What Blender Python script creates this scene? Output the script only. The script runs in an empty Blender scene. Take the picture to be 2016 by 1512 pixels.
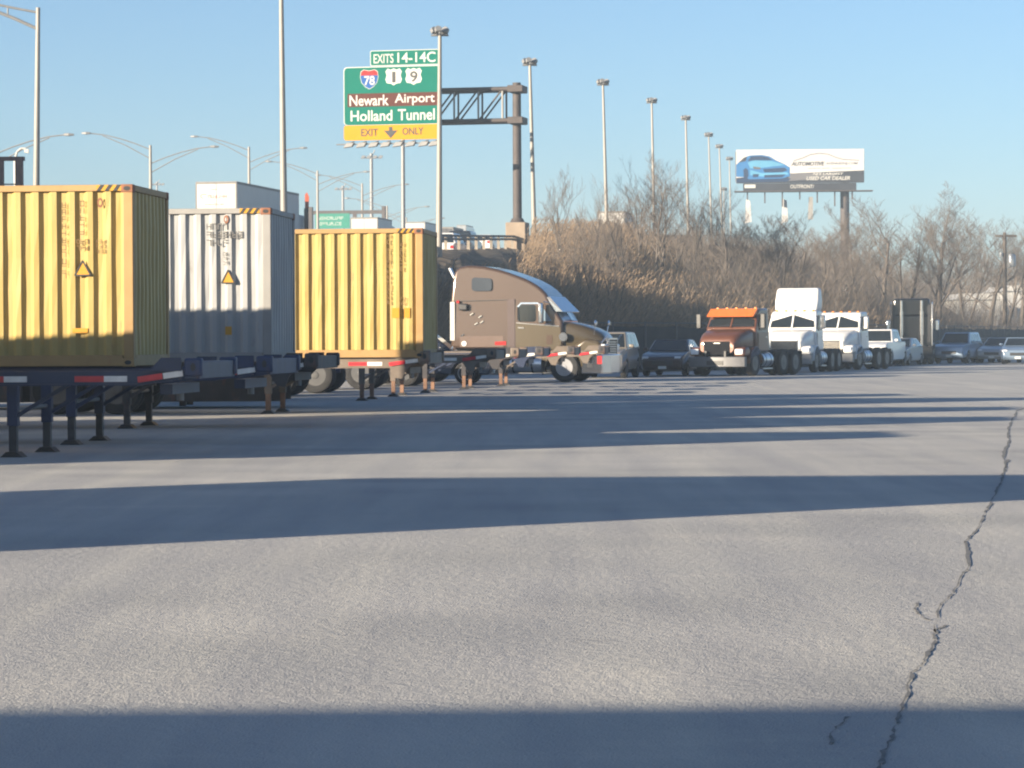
import bpy, bmesh, math, random
import numpy as np
from mathutils import Vector, Matrix, Euler

# ---------------------------------------------------------------- camera, sky, sun
sc = bpy.context.scene
F = 5700.0                      # focal length in pixels of a 2016 px wide frame
CAMZ = 1.48
PITCH = math.atan(88.0 / F)     # slightly downwards
ROLL = math.radians(-0.3)
cam_d = bpy.data.cameras.new('camera')
cam = bpy.data.objects.new('camera', cam_d)
sc.collection.objects.link(cam)
cam_d.sensor_width = 36.0
cam_d.lens = 36.0 * F / 2016.0
cam_d.clip_start = 0.1
cam_d.clip_end = 9000
RC = Euler((math.pi / 2 - PITCH, 0, 0)).to_matrix() @ Matrix.Rotation(ROLL, 3, 'Z')
cam.matrix_world = Matrix.Translation((0, 0, CAMZ)) @ RC.to_4x4()
sc.camera = cam

SUN_AZ = math.radians(55)       # light travels away from the camera and to the right
SUN_EL = math.radians(11.9)
SD = Vector((math.sin(SUN_AZ) * math.cos(SUN_EL), math.cos(SUN_AZ) * math.cos(SUN_EL), -math.sin(SUN_EL)))
w = bpy.data.worlds.new('World'); sc.world = w; w.use_nodes = True
nt = w.node_tree
bg = nt.nodes['Background']
sky = nt.nodes.new('ShaderNodeTexSky')
sky.sky_type = 'NISHITA'; sky.sun_disc = False
sky.sun_elevation = SUN_EL
sky.sun_rotation = math.radians(180) + SUN_AZ
sky.air_density = 0.8; sky.dust_density = 0.8; sky.ozone_density = 3.4
nt.links.new(sky.outputs[0], bg.inputs[0])
bg.inputs[1].default_value = 0.063
sl = bpy.data.lights.new('sun', 'SUN'); so = bpy.data.objects.new('sun', sl)
sc.collection.objects.link(so)
sl.energy = 5.0; sl.angle = math.radians(0.53); sl.color = (1.0, 0.85, 0.65)
so.rotation_euler = SD.to_track_quat('-Z', 'Y').to_euler()
so.location = (-60, -40, 60)
sc.view_settings.view_transform = 'Standard'
sc.view_settings.look = 'None'
sc.view_settings.gamma = 1.0
sc.view_settings.exposure = 1.56
sc.render.engine = 'CYCLES'
sc.cycles.filter_width = 2.1
sc.cycles.max_bounces = 6

random.seed(4)
rnd = random.uniform
PI = math.pi

def ray(px, py):
    return RC @ Vector(((px - 1008) / F, -(py - 756) / F, -1.0))
def at(px, py, Y):
    d = ray(px, py); t = Y / d.y
    return Vector((0, 0, CAMZ)) + d * t
def gnd(px, py):
    d = ray(px, py); t = -CAMZ / d.z
    return Vector((d.x * t, d.y * t, 0))

# ---------------------------------------------------------------- materials
MATS = {}
def pm(name, col, rough=0.55, metal=0.0, var=0.12, scale=3.0, bump=0.0, bscale=60.0, dirt=None, dscale=1.2, dthr=0.55, coat=0.0, spec=0.5):
    """procedural principled material: colour variation, optional dirt patches and bump"""
    if name in MATS: return MATS[name]
    m = bpy.data.materials.new(name); m.use_nodes = True
    t = m.node_tree; b = t.nodes['Principled BSDF']
    tc = t.nodes.new('ShaderNodeTexCoord')
    n = t.nodes.new('ShaderNodeTexNoise'); n.inputs['Scale'].default_value = scale; n.inputs['Detail'].default_value = 5
    t.links.new(tc.outputs['Object'], n.inputs['Vector'])
    r = t.nodes.new('ShaderNodeValToRGB')
    c = Vector(col)
    lo = c * (1 - var); hi = c * (1 + var)
    r.color_ramp.elements[0].position = 0.3; r.color_ramp.elements[1].position = 0.7
    r.color_ramp.elements[0].color = (*lo, 1); r.color_ramp.elements[1].color = (min(hi[0], 1), min(hi[1], 1), min(hi[2], 1), 1)
    t.links.new(n.outputs['Fac'], r.inputs['Fac'])
    out = r.outputs['Color']
    if dirt is not None:
        n2 = t.nodes.new('ShaderNodeTexNoise'); n2.inputs['Scale'].default_value = dscale; n2.inputs['Detail'].default_value = 8
        n2.inputs['Roughness'].default_value = 0.65
        mp = t.nodes.new('ShaderNodeMapping'); mp.inputs['Scale'].default_value = (1, 1, 0.45)
        mp.inputs['Location'].default_value = (7.3, 1.9, 3.1)
        t.links.new(tc.outputs['Object'], mp.inputs['Vector']); t.links.new(mp.outputs[0], n2.inputs['Vector'])
        r2 = t.nodes.new('ShaderNodeValToRGB')
        r2.color_ramp.elements[0].position = dthr; r2.color_ramp.elements[1].position = dthr + 0.17
        t.links.new(n2.outputs['Fac'], r2.inputs['Fac'])
        mx = t.nodes.new('ShaderNodeMix'); mx.data_type = 'RGBA'
        t.links.new(r2.outputs['Color'], mx.inputs[0]); t.links.new(out, mx.inputs[6])
        mx.inputs[7].default_value = (*dirt, 1)
        out = mx.outputs[2]
    t.links.new(out, b.inputs['Base Color'])
    b.inputs['Roughness'].default_value = rough; b.inputs['Metallic'].default_value = metal
    b.inputs['Coat Weight'].default_value = coat; b.inputs['Coat Roughness'].default_value = 0.08
    b.inputs['Specular IOR Level'].default_value = spec
    if bump:
        nb = t.nodes.new('ShaderNodeTexNoise'); nb.inputs['Scale'].default_value = bscale; nb.inputs['Detail'].default_value = 4
        t.links.new(tc.outputs['Object'], nb.inputs['Vector'])
        bn = t.nodes.new('ShaderNodeBump'); bn.inputs['Strength'].default_value = bump; bn.inputs['Distance'].default_value = 0.02
        t.links.new(nb.outputs['Fac'], bn.inputs['Height']); t.links.new(bn.outputs[0], b.inputs['Normal'])
    MATS[name] = m
    return m

YEL = pm('container_yellow', (0.39, 0.285, 0.092), 0.5, 0, 0.06, 1.2, 0.08, 9, dirt=(0.25, 0.135, 0.06), dscale=2.6, dthr=0.615)
YELP = pm('container_yellow_post', (0.34, 0.21, 0.08), 0.6, 0, 0.1, 2.5, 0.1, 12, dirt=(0.28, 0.12, 0.06), dscale=3.0, dthr=0.6)
GRY = pm('container_grey', (0.315, 0.32, 0.32), 0.5, 0, 0.05, 1.3, 0.08, 9, dirt=(0.20, 0.16, 0.13), dscale=2.6, dthr=0.63)
GRYP = pm('container_grey_post', (0.25, 0.243, 0.232), 0.6, 0, 0.08, 2.5, 0.1, 12, dirt=(0.24, 0.16, 0.12), dscale=3.0, dthr=0.63)
RUST = pm('rust', (0.23, 0.10, 0.055), 0.85, 0, 0.3, 8)
RUSTL = pm('rust_light', (0.20, 0.115, 0.075), 0.85, 0, 0.25, 8)
BLACK = pm('black_paint', (0.022, 0.022, 0.024), 0.5, 0, 0.2, 6)
MARK = pm('stencil_brown', (0.16, 0.095, 0.035), 0.7, 0, 0.2, 9)
MARKG = pm('stencil_grey', (0.13, 0.125, 0.12), 0.7, 0, 0.2, 9)
HAZ = pm('hazard_yellow', (0.48, 0.24, 0.015), 0.5, 0, 0.06, 6)
RUB = pm('tyre_rubber', (0.022, 0.022, 0.023), 0.85, 0, 0.25, 6, 0.15, 60)
RIMW = pm('rim_white', (0.10, 0.10, 0.10), 0.45, 0.2, 0.12, 6)
CHR = pm('polished_metal', (0.72, 0.72, 0.73), 0.14, 1.0, 0.05, 5)
ALU = pm('aluminium', (0.55, 0.56, 0.57), 0.35, 0.9, 0.08, 5)
GALV = pm('galvanised_steel', (0.20, 0.20, 0.20), 0.5, 0.2, 0.1, 4)
POLE = pm('pole_steel', (0.25, 0.235, 0.21), 0.55, 0.1, 0.07, 2)
GANT = pm('weathering_steel', (0.062, 0.05, 0.047), 0.7, 0.1, 0.18, 2)
CONC = pm('concrete', (0.24, 0.19, 0.145), 0.9, 0, 0.12, 1.5, 0.2, 20, dirt=(0.22, 0.17, 0.13), dscale=1.5)
GLS = pm('window_glass', (0.012, 0.016, 0.02), 0.06, 0, 0.1, 2, spec=0.7)
GLSL = pm('window_glass_sky', (0.16, 0.22, 0.28), 0.05, 0.0, 0.1, 2, spec=0.9)  # pale sky reflection put into the glass colour
SGRN = pm('sign_green', (0.0, 0.118, 0.085), 0.7, 0, 0.05, 0.8, spec=0.1)
SBRN = pm('sign_brown', (0.085, 0.028, 0.02), 0.7, 0, 0.05, 0.8, spec=0.1)
SYEL = pm('sign_yellow', (0.46, 0.225, 0.008), 0.7, 0, 0.05, 0.8, spec=0.1)
SWHT = pm('sign_white', (0.46, 0.455, 0.43), 0.7, 0, 0.05, 0.8, spec=0.1)
SBLU = pm('sign_blue', (0.02, 0.085, 0.27), 0.7, 0, 0.05, 0.8, spec=0.1)
SRED = pm('sign_red', (0.33, 0.03, 0.03), 0.7, 0, 0.05, 0.8, spec=0.1)
TRED = pm('reflector_red', (0.50, 0.035, 0.045), 0.35, 0, 0.1, 8)
TWHT = pm('reflector_white', (0.68, 0.66, 0.62), 0.35, 0, 0.1, 8)
WHT = pm('white_paint', (0.45, 0.445, 0.43), 0.45, 0, 0.04, 1.2, dirt=(0.42, 0.37, 0.32), dscale=1.0, dthr=0.66)
CHB = pm('chassis_blue', (0.024, 0.036, 0.075), 0.5, 0, 0.15, 3, dirt=(0.12, 0.06, 0.04), dscale=2.5, dthr=0.62)
CHN = pm('chassis_navy', (0.018, 0.032, 0.085), 0.5, 0, 0.15, 3, dirt=(0.08, 0.05, 0.04), dscale=2.5, dthr=0.6)
CHT = pm('chassis_taupe', (0.15, 0.12, 0.095), 0.6, 0, 0.18, 3, dirt=(0.16, 0.075, 0.045), dscale=2.5, dthr=0.55)
CHD = pm('chassis_dark', (0.045, 0.042, 0.045), 0.6, 0, 0.18, 3, dirt=(0.13, 0.06, 0.04), dscale=2.5, dthr=0.55)

# ---------------------------------------------------------------- mesh helpers
COL = sc.collection
class MB:
    def __init__(s): s.v = []; s.f = []; s.m = []
    def add(s, vs, fs, m=0):
        o = len(s.v); s.v += [tuple(p) for p in vs]
        for f in fs: s.f.append(tuple(i + o for i in f)); s.m.append(m)
        return s
    def box(s, x0, x1, y0, y1, z0, z1, m=0):
        vs = [(x0,y0,z0),(x1,y0,z0),(x1,y1,z0),(x0,y1,z0),(x0,y0,z1),(x1,y0,z1),(x1,y1,z1),(x0,y1,z1)]
        return s.add(vs, [(3,2,1,0),(4,5,6,7),(0,1,5,4),(1,2,6,5),(2,3,7,6),(3,0,4,7)], m)
    def beam(s, p, q, wd, ht, m=0, up=(0,0,1)):
        p = Vector(p); q = Vector(q); d = (q - p).normalized(); u = Vector(up)
        a = d.cross(u)
        if a.length < 1e-4: a = d.cross(Vector((1,0,0)))
        a.normalize(); b = a.cross(d).normalized()
        vs = []
        for c in (p, q):
            for sx, sy in ((-1,-1),(1,-1),(1,1),(-1,1)): vs.append(c + a*sx*wd/2 + b*sy*ht/2)
        return s.add(vs, [(0,1,2,3),(7,6,5,4),(0,4,5,1),(1,5,6,2),(2,6,7,3),(3,7,4,0)], m)
    def tube(s, p, q, r0, r1=None, n=10, m=0, caps=True):
        r1 = r0 if r1 is None else r1
        p = Vector(p); q = Vector(q); d = (q - p).normalized()
        a = d.cross(Vector((0,0,1)))
        if a.length < 1e-3: a = Vector((1,0,0))
        a.normalize(); b = d.cross(a)
        vs = []
        for c, r in ((p, r0), (q, r1)):
            for i in range(n):
                t = 2*PI*i/n; vs.append(c + a*math.cos(t)*r + b*math.sin(t)*r)
        fs = [(i, (i+1) % n, n+(i+1) % n, n+i) for i in range(n)]
        if caps: fs += [tuple(range(n-1, -1, -1)), tuple(range(n, 2*n))]
        return s.add(vs, fs, m)
    def path(s, pts, r, n=6, m=0):
        for a, b in zip(pts[:-1], pts[1:]): s.tube(a, b, r, r, n, m)
        return s
    def prism(s, poly, axis, a, b, m=0):
        """poly in the plane across axis: axis 'y' -> (x,z), 'x' -> (y,z), 'z' -> (x,y)"""
        n = len(poly)
        def P(u, v, t): return (u,t,v) if axis == 'y' else ((t,u,v) if axis == 'x' else (u,v,t))
        ar = sum(poly[i][0]*poly[(i+1)%n][1] - poly[(i+1)%n][0]*poly[i][1] for i in range(n))
        if (ar > 0) != (axis != 'y'): poly = poly[::-1]
        vs = [P(u,v,a) for u,v in poly] + [P(u,v,b) for u,v in poly]
        fs = [tuple(range(n-1,-1,-1)), tuple(range(n,2*n))] + [(i,(i+1)%n,n+(i+1)%n,n+i) for i in range(n)]
        return s.add(vs, fs, m)
    def lathe(s, prof, c, axis='y', n=20, m=0, closed=False):
        """prof: list of (r, t) with t along axis"""
        c = Vector(c); vs = []
        for r, t in prof:
            for i in range(n):
                a = 2*PI*i/n; u = math.cos(a)*r; v = math.sin(a)*r
                vs.append(c + (Vector((u,t,v)) if axis == 'y' else (Vector((t,u,v)) if axis == 'x' else Vector((u,v,t)))))
        k = len(prof); fs = []
        for j in range(k - (0 if closed else 1)):
            j2 = (j+1) % k
            for i in range(n): fs.append((j*n+i, j*n+(i+1)%n, j2*n+(i+1)%n, j2*n+i))
        if not closed:
            fs += [tuple(range(n-1,-1,-1)), tuple(range((k-1)*n, k*n))]
        return s.add(vs, fs, m)
    def loft(s, secs, m=0, cap=True):
        n = len(secs[0]); vs = [p for q in secs for p in q]; fs = []
        for j in range(len(secs)-1):
            for i in range(n): fs.append((j*n+i, j*n+(i+1)%n, (j+1)*n+(i+1)%n, (j+1)*n+i))
        if cap: fs += [tuple(range(n-1,-1,-1)), tuple(range((len(secs)-1)*n, len(secs)*n))]
        return s.add(vs, fs, m)
    def warp(s, fn): s.v = [tuple(fn(*p)) for p in s.v]; return s
    def mesh(s, name, mats, smooth=None):
        me = bpy.data.meshes.new(name)
        me.from_pydata(s.v, [], s.f)
        for x in (mats if isinstance(mats, (list, tuple)) else [mats]): me.materials.append(x)
        if any(s.m): me.polygons.foreach_set('material_index', s.m)
        bm = bmesh.new(); bm.from_mesh(me); bmesh.ops.recalc_face_normals(bm, faces=bm.faces); bm.to_mesh(me); bm.free()
        if smooth is not None:
            me.polygons.foreach_set('use_smooth', [True]*len(me.polygons)); me.set_sharp_from_angle(angle=math.radians(smooth))
        return me
    def build(s, name, mats, parent=None, smooth=None, bevel=0.0, seg=2, loc=None):
        o = bpy.data.objects.new(name, s.mesh(name, mats, smooth)); COL.objects.link(o)
        if parent: o.parent = parent
        if loc is not None: o.location = loc
        if bevel:
            b = o.modifiers.new('bevel', 'BEVEL'); b.width = bevel; b.segments = seg; b.limit_method = 'ANGLE'; b.angle_limit = math.radians(35)
            if smooth is None:
                o.data.polygons.foreach_set('use_smooth', [True]*len(o.data.polygons)); o.data.set_sharp_from_angle(angle=math.radians(25))
                b.harden_normals = False
        return o

def obj(name, me, parent=None, loc=None, rot=None):
    o = bpy.data.objects.new(name, me); COL.objects.link(o)
    if parent: o.parent = parent
    if loc is not None: o.location = loc
    if rot is not None: o.rotation_euler = rot
    return o
def tag(o, label, cat, group=None):
    o['label'] = label; o['category'] = cat
    if group: o['group'] = group
    return o
def thing(name, label, cat, loc=(0,0,0), rz=0.0, group=None):
    o = bpy.data.objects.new(name, None); COL.objects.link(o)
    o.empty_display_size = 0.3
    o.location = loc; o.rotation_euler = (0,0,rz)
    return tag(o, label, cat, group)
def struct(o, kind='structure'):
    o['kind'] = kind; return o
def copy_tree(o, parent=None):
    c = o.copy(); COL.objects.link(c)
    if parent: c.parent = parent
    for ch in list(o.children): copy_tree(ch, c)
    return c
def segs_mesh(name, P0, P1, R0, R1, mat, sides=3, MI=None):
    """many thin tapering sticks as one mesh"""
    P0 = np.asarray(P0, float); P1 = np.asarray(P1, float); R0 = np.asarray(R0, float)[:,None]; R1 = np.asarray(R1, float)[:,None]
    d = P1 - P0; L = np.linalg.norm(d, axis=1, keepdims=True); d = d / np.maximum(L, 1e-6)
    up = np.where(np.abs(d[:, 2:3]) > 0.9, np.array([[1.,0,0]]), np.array([[0,0,1.]]))
    a = np.cross(d, up); a /= np.linalg.norm(a, axis=1, keepdims=True); b = np.cross(d, a)
    N = len(P0); V = np.zeros((N, 2*sides, 3))
    for i in range(sides):
        t = 2*PI*i/sides
        off = a*math.cos(t) + b*math.sin(t)
        V[:, i] = P0 + off*R0; V[:, sides+i] = P1 + off*R1
    base = (np.arange(N)*2*sides)[:,None]
    fs = np.stack([base + np.array([[i, (i+1)%sides, sides+(i+1)%sides, sides+i]]) for i in range(sides)], 1).reshape(-1, 4)
    me = bpy.data.meshes.new(name)
    me.vertices.add(N*2*sides); me.vertices.foreach_set('co', V.reshape(-1))
    nf = len(fs); me.loops.add(nf*4); me.loops.foreach_set('vertex_index', fs.reshape(-1).astype(np.int32))
    me.polygons.add(nf); me.polygons.foreach_set('loop_start', np.arange(0, nf*4, 4, dtype=np.int32))
    me.polygons.foreach_set('use_smooth', np.ones(nf, bool))
    for x in (mat if isinstance(mat, (list, tuple)) else [mat]): me.materials.append(x)
    if MI is not None: me.polygons.foreach_set('material_index', np.repeat(np.asarray(MI, np.int32), sides))
    me.update(); me.validate()
    return me
def text_mesh(name, body, mat, width, height, bold=0.0, shear=0.0, depth=0.006):
    """lettering fitted to width x height, lying in local xz, facing -y, lower left corner at the origin"""
    cu = bpy.data.curves.new(name, 'FONT'); cu.body = body; cu.size = 1.0; cu.offset = bold; cu.shear = shear
    cu.resolution_u = 4; cu.extrude = 0.0
    to = bpy.data.objects.new(name, cu); COL.objects.link(to)
    dg = bpy.context.evaluated_depsgraph_get()
    me = bpy.data.meshes.new_from_object(to.evaluated_get(dg))
    bpy.data.objects.remove(to); bpy.data.curves.remove(cu)
    n = len(me.vertices); co = np.zeros(n*3); me.vertices.foreach_get('co', co); co = co.reshape(-1,3)
    mn = co.min(0); mx = co.max(0)
    out = np.zeros_like(co)
    out[:,0] = (co[:,0]-mn[0])/(mx[0]-mn[0])*width; out[:,2] = (co[:,1]-mn[1])/(mx[1]-mn[1])*height
    me.vertices.foreach_set('co', out.reshape(-1)); me.update()
    me.materials.clear(); me.materials.append(mat); me.name = name
    return me
# ---------------------------------------------------------------- ground
def asphalt():
    m = bpy.data.materials.new('asphalt'); m.use_nodes = True
    t = m.node_tree; N = t.nodes; L = t.links; b = N['Principled BSDF']
    tc = N.new('ShaderNodeTexCoord')
    def noise(scale, detail=4, vec=None, rough=0.55):
        n = N.new('ShaderNodeTexNoise'); n.inputs['Scale'].default_value = scale; n.inputs['Detail'].default_value = detail
        n.inputs['Roughness'].default_value = rough
        L.new(vec or tc.outputs['Object'], n.inputs['Vector']); return n.outputs['Fac']
    def mapping(rot, scale):
        mp = N.new('ShaderNodeMapping'); mp.inputs['Rotation'].default_value = rot; mp.inputs['Scale'].default_value = scale
        L.new(tc.outputs['Object'], mp.inputs['Vector']); return mp.outputs[0]
    def ramp(fac, a, b_, ca, cb):
        r = N.new('ShaderNodeValToRGB'); r.color_ramp.elements[0].position = a; r.color_ramp.elements[1].position = b_
        r.color_ramp.elements[0].color = (*ca, 1); r.color_ramp.elements[1].color = (*cb, 1); L.new(fac, r.inputs['Fac']); return r.outputs['Color']
    def mul(a, b_):
        x = N.new('ShaderNodeMix'); x.data_type = 'RGBA'; x.blend_type = 'MULTIPLY'; x.inputs[0].default_value = 1
        L.new(a, x.inputs[6]); L.new(b_, x.inputs[7]); return x.outputs[2]
    base = ramp(noise(0.22, 6), 0.3, 0.7, (0.395, 0.394, 0.386), (0.445, 0.44, 0.425))
    # tyre-worn streaks running along the drive lane
    st = ramp(noise(1.0, 5, mapping((0, 0, math.radians(24)), (1.3, 0.07, 1))), 0.36, 0.66, (0.90, 0.905, 0.92), (1.06, 1.055, 1.03))
    st2 = ramp(noise(1.0, 4, mapping((0, 0, math.radians(-62)), (1.6, 0.12, 1))), 0.40, 0.62, (0.92, 0.92, 0.94), (1.05, 1.04, 1.02))
    spk = ramp(noise(120, 3, rough=0.7), 0.32, 0.70, (0.72, 0.72, 0.73), (1.22, 1.20, 1.16))
    oil = ramp(noise(0.55, 6, rough=0.7), 0.62, 0.78, (1, 1, 1), (0.78, 0.78, 0.80))
    def rings(cx, cy, scale, dist, lo, hi):
        mp = N.new('ShaderNodeMapping'); mp.inputs['Location'].default_value = (-cx, -cy, 0); L.new(tc.outputs['Object'], mp.inputs['Vector'])
        wv = N.new('ShaderNodeTexWave'); wv.wave_type = 'RINGS'; wv.rings_direction = 'Z'; wv.inputs['Scale'].default_value = scale; wv.inputs['Distortion'].default_value = dist
        wv.inputs['Detail'].default_value = 3; wv.inputs['Detail Scale'].default_value = 0.6; L.new(mp.outputs[0], wv.inputs['Vector'])
        mk = ramp(noise(0.12, 3), 0.42, 0.62, (0,0,0), (1,1,1))
        x = N.new('ShaderNodeMix'); x.data_type = 'RGBA'; x.inputs[6].default_value = (1,1,1,1)
        L.new(mk, x.inputs[0]); L.new(ramp(wv.outputs['Fac'], 0.15, 0.9, lo, hi), x.inputs[7]); return x.outputs[2]
    sw1 = rings(16, 4, 0.11, 5.0, (0.90,0.905,0.91), (1.06,1.055,1.045))
    sw2 = rings(-14, 2, 0.17, 6.0, (0.93,0.935,0.94), (1.05,1.045,1.035))
    drip = ramp(noise(2.3, 6, rough=0.75), 0.66, 0.74, (1,1,1), (0.62,0.62,0.63))
    dust = ramp(noise(0.9, 7, mapping((0,0,0.5), (0.5,1.0,1)), rough=0.7), 0.55, 0.72, (1,1,1), (1.13,1.11,1.08))
    c = mul(mul(mul(mul(base, st), st2), spk), oil)
    c = mul(mul(mul(mul(c, sw1), sw2), drip), dust)
    L.new(c, b.inputs['Base Color'])
    b.inputs['Roughness'].default_value = 0.92; b.inputs['Specular IOR Level'].default_value = 0.25
    bn = N.new('ShaderNodeBump'); bn.inputs['Strength'].default_value = 0.75; bn.inputs['Distance'].default_value = 0.012
    add = N.new('ShaderNodeMath'); add.operation = 'ADD'
    L.new(noise(75, 3, rough=0.6), add.inputs[0]); 
    ml = N.new('ShaderNodeMath'); ml.operation = 'MULTIPLY'; ml.inputs[1].default_value = 1.4; L.new(noise(14, 3), ml.inputs[0]); L.new(ml.outputs[0], add.inputs[1])
    L.new(add.outputs[0], bn.inputs['Height']); L.new(bn.outputs[0], b.inputs['Normal'])
    return m
ASPH = asphalt()
DIRT = pm('dry_grass_soil', (0.155, 0.115, 0.075), 0.95, 0, 0.35, 0.8, 0.4, 6, dirt=(0.07, 0.055, 0.04), dscale=0.35, dthr=0.5)
ROADM = pm('road_asphalt', (0.10, 0.10, 0.10), 0.9, 0, 0.15, 0.6)

g = MB().add([(-420,-150,-0.03),(420,-150,-0.03),(420,760,-0.03),(-420,760,-0.03)], [(0,1,2,3)]).build('ground', DIRT); struct(g)
lot = MB()
lotpoly = [(-160,-80),(160,-80),(160,420),(112,420),(91,366),(56,266),(37,211),(25,174),(17,151),(10,134),(3,122),(-6,118),(-30,116),(-160,114)]
lot.add([(x,y,0) for x,y in lotpoly], [tuple(range(len(lotpoly)))])
lot = lot.build('asphalt_yard', ASPH); struct(lot)

# pavement cracks: ragged flat ribbons, darker than the asphalt
CRK = pm('crack_dark', (0.135, 0.134, 0.13), 0.95, 0, 0.4, 20)
def crack(name, pix, w0, w1, parent, sub=7, jit=0.25):
    random.seed(len(pix)*7+int(pix[0][0]))
    pts = []
    G = [gnd(*p) for p in pix]
    for a, b in zip(G[:-1], G[1:]):
        for k in range(sub):
            t = k/sub; L = (b-a).length
            pts.append(a.lerp(b, t) + Vector((rnd(-1,1)*0.009, rnd(-1,1)*L*jit*0.06, 0)))
    pts.append(G[-1])
    mb = MB(); vs = []
    n = len(pts)
    for i, p in enumerate(pts):
        t = i/(n-1); wd = (w0*(1-t)+w1*t)*random.choice((0.2,0.4,0.7,1.0,1.3,1.5))*rnd(0.7,1.1)
        vs += [(p.x-wd/2, p.y, 0.004), (p.x+wd/2, p.y+rnd(-.02,.02), 0.004)]
    mb.add(vs, [(2*i,2*i+1,2*i+3,2*i+2) for i in range(n-1)])
    return mb.build(name, CRK, parent)
crack('pavement_crack', [(1728,1530),(1742,1480),(1760,1440),(1772,1400),(1788,1360),(1797,1325),(1822,1300),(1838,1265),(1843,1240),(1862,1232)], 0.020, 0.017, lot)
crack('pavement_crack', [(1836,1245),(1852,1190),(1862,1182),(1880,1165),(1893,1130),(1905,1122),(1908,1090),(1900,1066)], 0.009, 0.022, lot)
crack('pavement_crack', [(1898,1068),(1918,1050),(1935,1020),(1945,1000),(1958,975),(1970,950),(1976,930),(1984,905)], 0.016, 0.033, lot)
crack('pavement_crack', [(1980,922),(1976,890),(1986,872),(1984,850),(1990,830),(2004,808),(2030,800)], 0.036, 0.05, lot)
crack('pavement_crack', [(1808,1188),(1800,1200),(1812,1212),(1832,1222)], 0.020, 0.014, lot, 4)
crack('pavement_crack', [(1634,1465),(1640,1440),(1655,1425),(1668,1412)], 0.012, 0.014, lot, 4)
crack('pavement_crack', [(1945,889),(1980,890),(2030,891)], 0.05, 0.05, lot, 4)

# ---------------------------------------------------------------- highway embankment
def zroad(Y): return 6.8 + 0.033*(min(max(Y, 140), 330) - 170)
TOE = [(-160,117),(-30,119),(-6,121),(2,125.5),(9,137.5),(16,154),(24,177),(36,214),(55,269),(90,369),(120,450)]
CRE = [(-160,132),(-30,135),(-8,142),(-2.5,157),(1.5,179),(7,215),(12.5,249),(17.5,280),(30,345),(44,430),(60,560)]
def lerp2(P, s):
    s = max(0, min(len(P)-1-1e-6, s)); i = int(s); t = s-i
    return (P[i][0]*(1-t)+P[i+1][0]*t, P[i][1]*(1-t)+P[i+1][1]*t)
def bank(s, t):
    """point on the embankment: s along it (0..10), t from toe 0 to crest 1"""
    a = lerp2(TOE, s); b = lerp2(CRE, s)
    u = t*t*(3-2*t)*0.55 + t*0.45
    return Vector((a[0]*(1-t)+b[0]*t, a[1]*(1-t)+b[1]*t, zroad(b[1])*u))
mb = MB(); NS = 100; rows = [0,.12,.25,.4,.55,.7,.85,1.0]
vs = []
for j, t in enumerate(rows):
    for i in range(NS+1):
        p = bank(10*i/NS, t)
        if 0 < j < len(rows)-1: p.z += 0.28*math.sin(i*2.1+j*1.7)*math.sin(i*0.7+j)
        if j == 0: p.z = -0.1
        vs.append(p)
for off in (4, 75):            # roadway plateau on top
    for i in range(NS+1):
        p = bank(10*i/NS, 1.0); q = bank(min(10, 10*i/NS+0.05), 1.0); q0 = bank(max(0, 10*i/NS-0.05), 1.0)
        d = Vector((q.x-q0.x, q.y-q0.y, 0)).normalized(); nrm = Vector((-d.y, d.x, 0))
        p = p + nrm*off
        vs.append(p)
R = len(rows)+2
mb.add(vs, [(j*(NS+1)+i, j*(NS+1)+i+1, (j+1)*(NS+1)+i+1, (j+1)*(NS+1)+i) for j in range(R-1) for i in range(NS)])
for k, f in enumerate(mb.f): mb.m[k] = 1 if k >= (R-2)*NS else 0
emb = mb.build('embankment', [DIRT, ROADM], smooth=60); struct(emb)

# ---------------------------------------------------------------- containers
def corrugated(length, z0, z1, pitch, depth, axis, face, sgn, m=0):
    """trapezoid sheet running along x (axis 'x') or y; 'face' is the outer plane, sgn the outward side"""
    fl = pitch*0.29; slp = pitch*0.21
    prof = []; u = 0.0
    a, b = length
    while u < (b-a):
        for du, d in ((0,depth),(fl,depth),(fl+slp,0),(2*fl+slp,0)):
            if a+u+du < b: prof.append((a+u+du, d))
        u += pitch
    prof.append((b, depth))
    vs = []; NZ = 5
    rg = random.Random(int(abs(a*1000)+abs(face)*977))
    for k in range(NZ+1):
        z = z0+(z1-z0)*k/NZ
        for x, d in prof:
            j = 0 if k in (0, NZ) else rg.uniform(-0.005, 0.005) + 0.010*math.sin(x*1.7+k*1.3)*math.sin(x*0.6+k)
            y = face - sgn*(d+j+0.003)
            vs.append((x,y,z) if axis == 'x' else (y,x,z))
    n = len(prof)
    return vs, [(r*n+i,r*n+i+1,(r+1)*n+i+1,(r+1)*n+i) for r in range(NZ) for i in range(n-1)]
def glyphs(mb, x, z, n, cw, ch, vertical, y, seed):
    random.seed(seed)
    for k in range(n):
        cx = x + (0 if vertical else k*cw*1.25); cz = z - (k*ch*1.22 if vertical else 0)
        st = ch*0.16
        opts = [(-cw/2,-cw/2+st,-ch/2,ch/2),(cw/2-st,cw/2,-ch/2,ch/2),(-cw/2,cw/2,ch/2-st,ch/2),(-cw/2,cw/2,-st/2,st/2),(-cw/2,cw/2,-ch/2,-ch/2+st)]
        for o in random.sample(opts, random.choice((2,3,3,4))):
            mb.box(cx+o[0], cx+o[1], y-0.003, y, cz+o[2], cz+o[3])
W_, H_, L_ = 2.44, 2.59, 6.06
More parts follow.
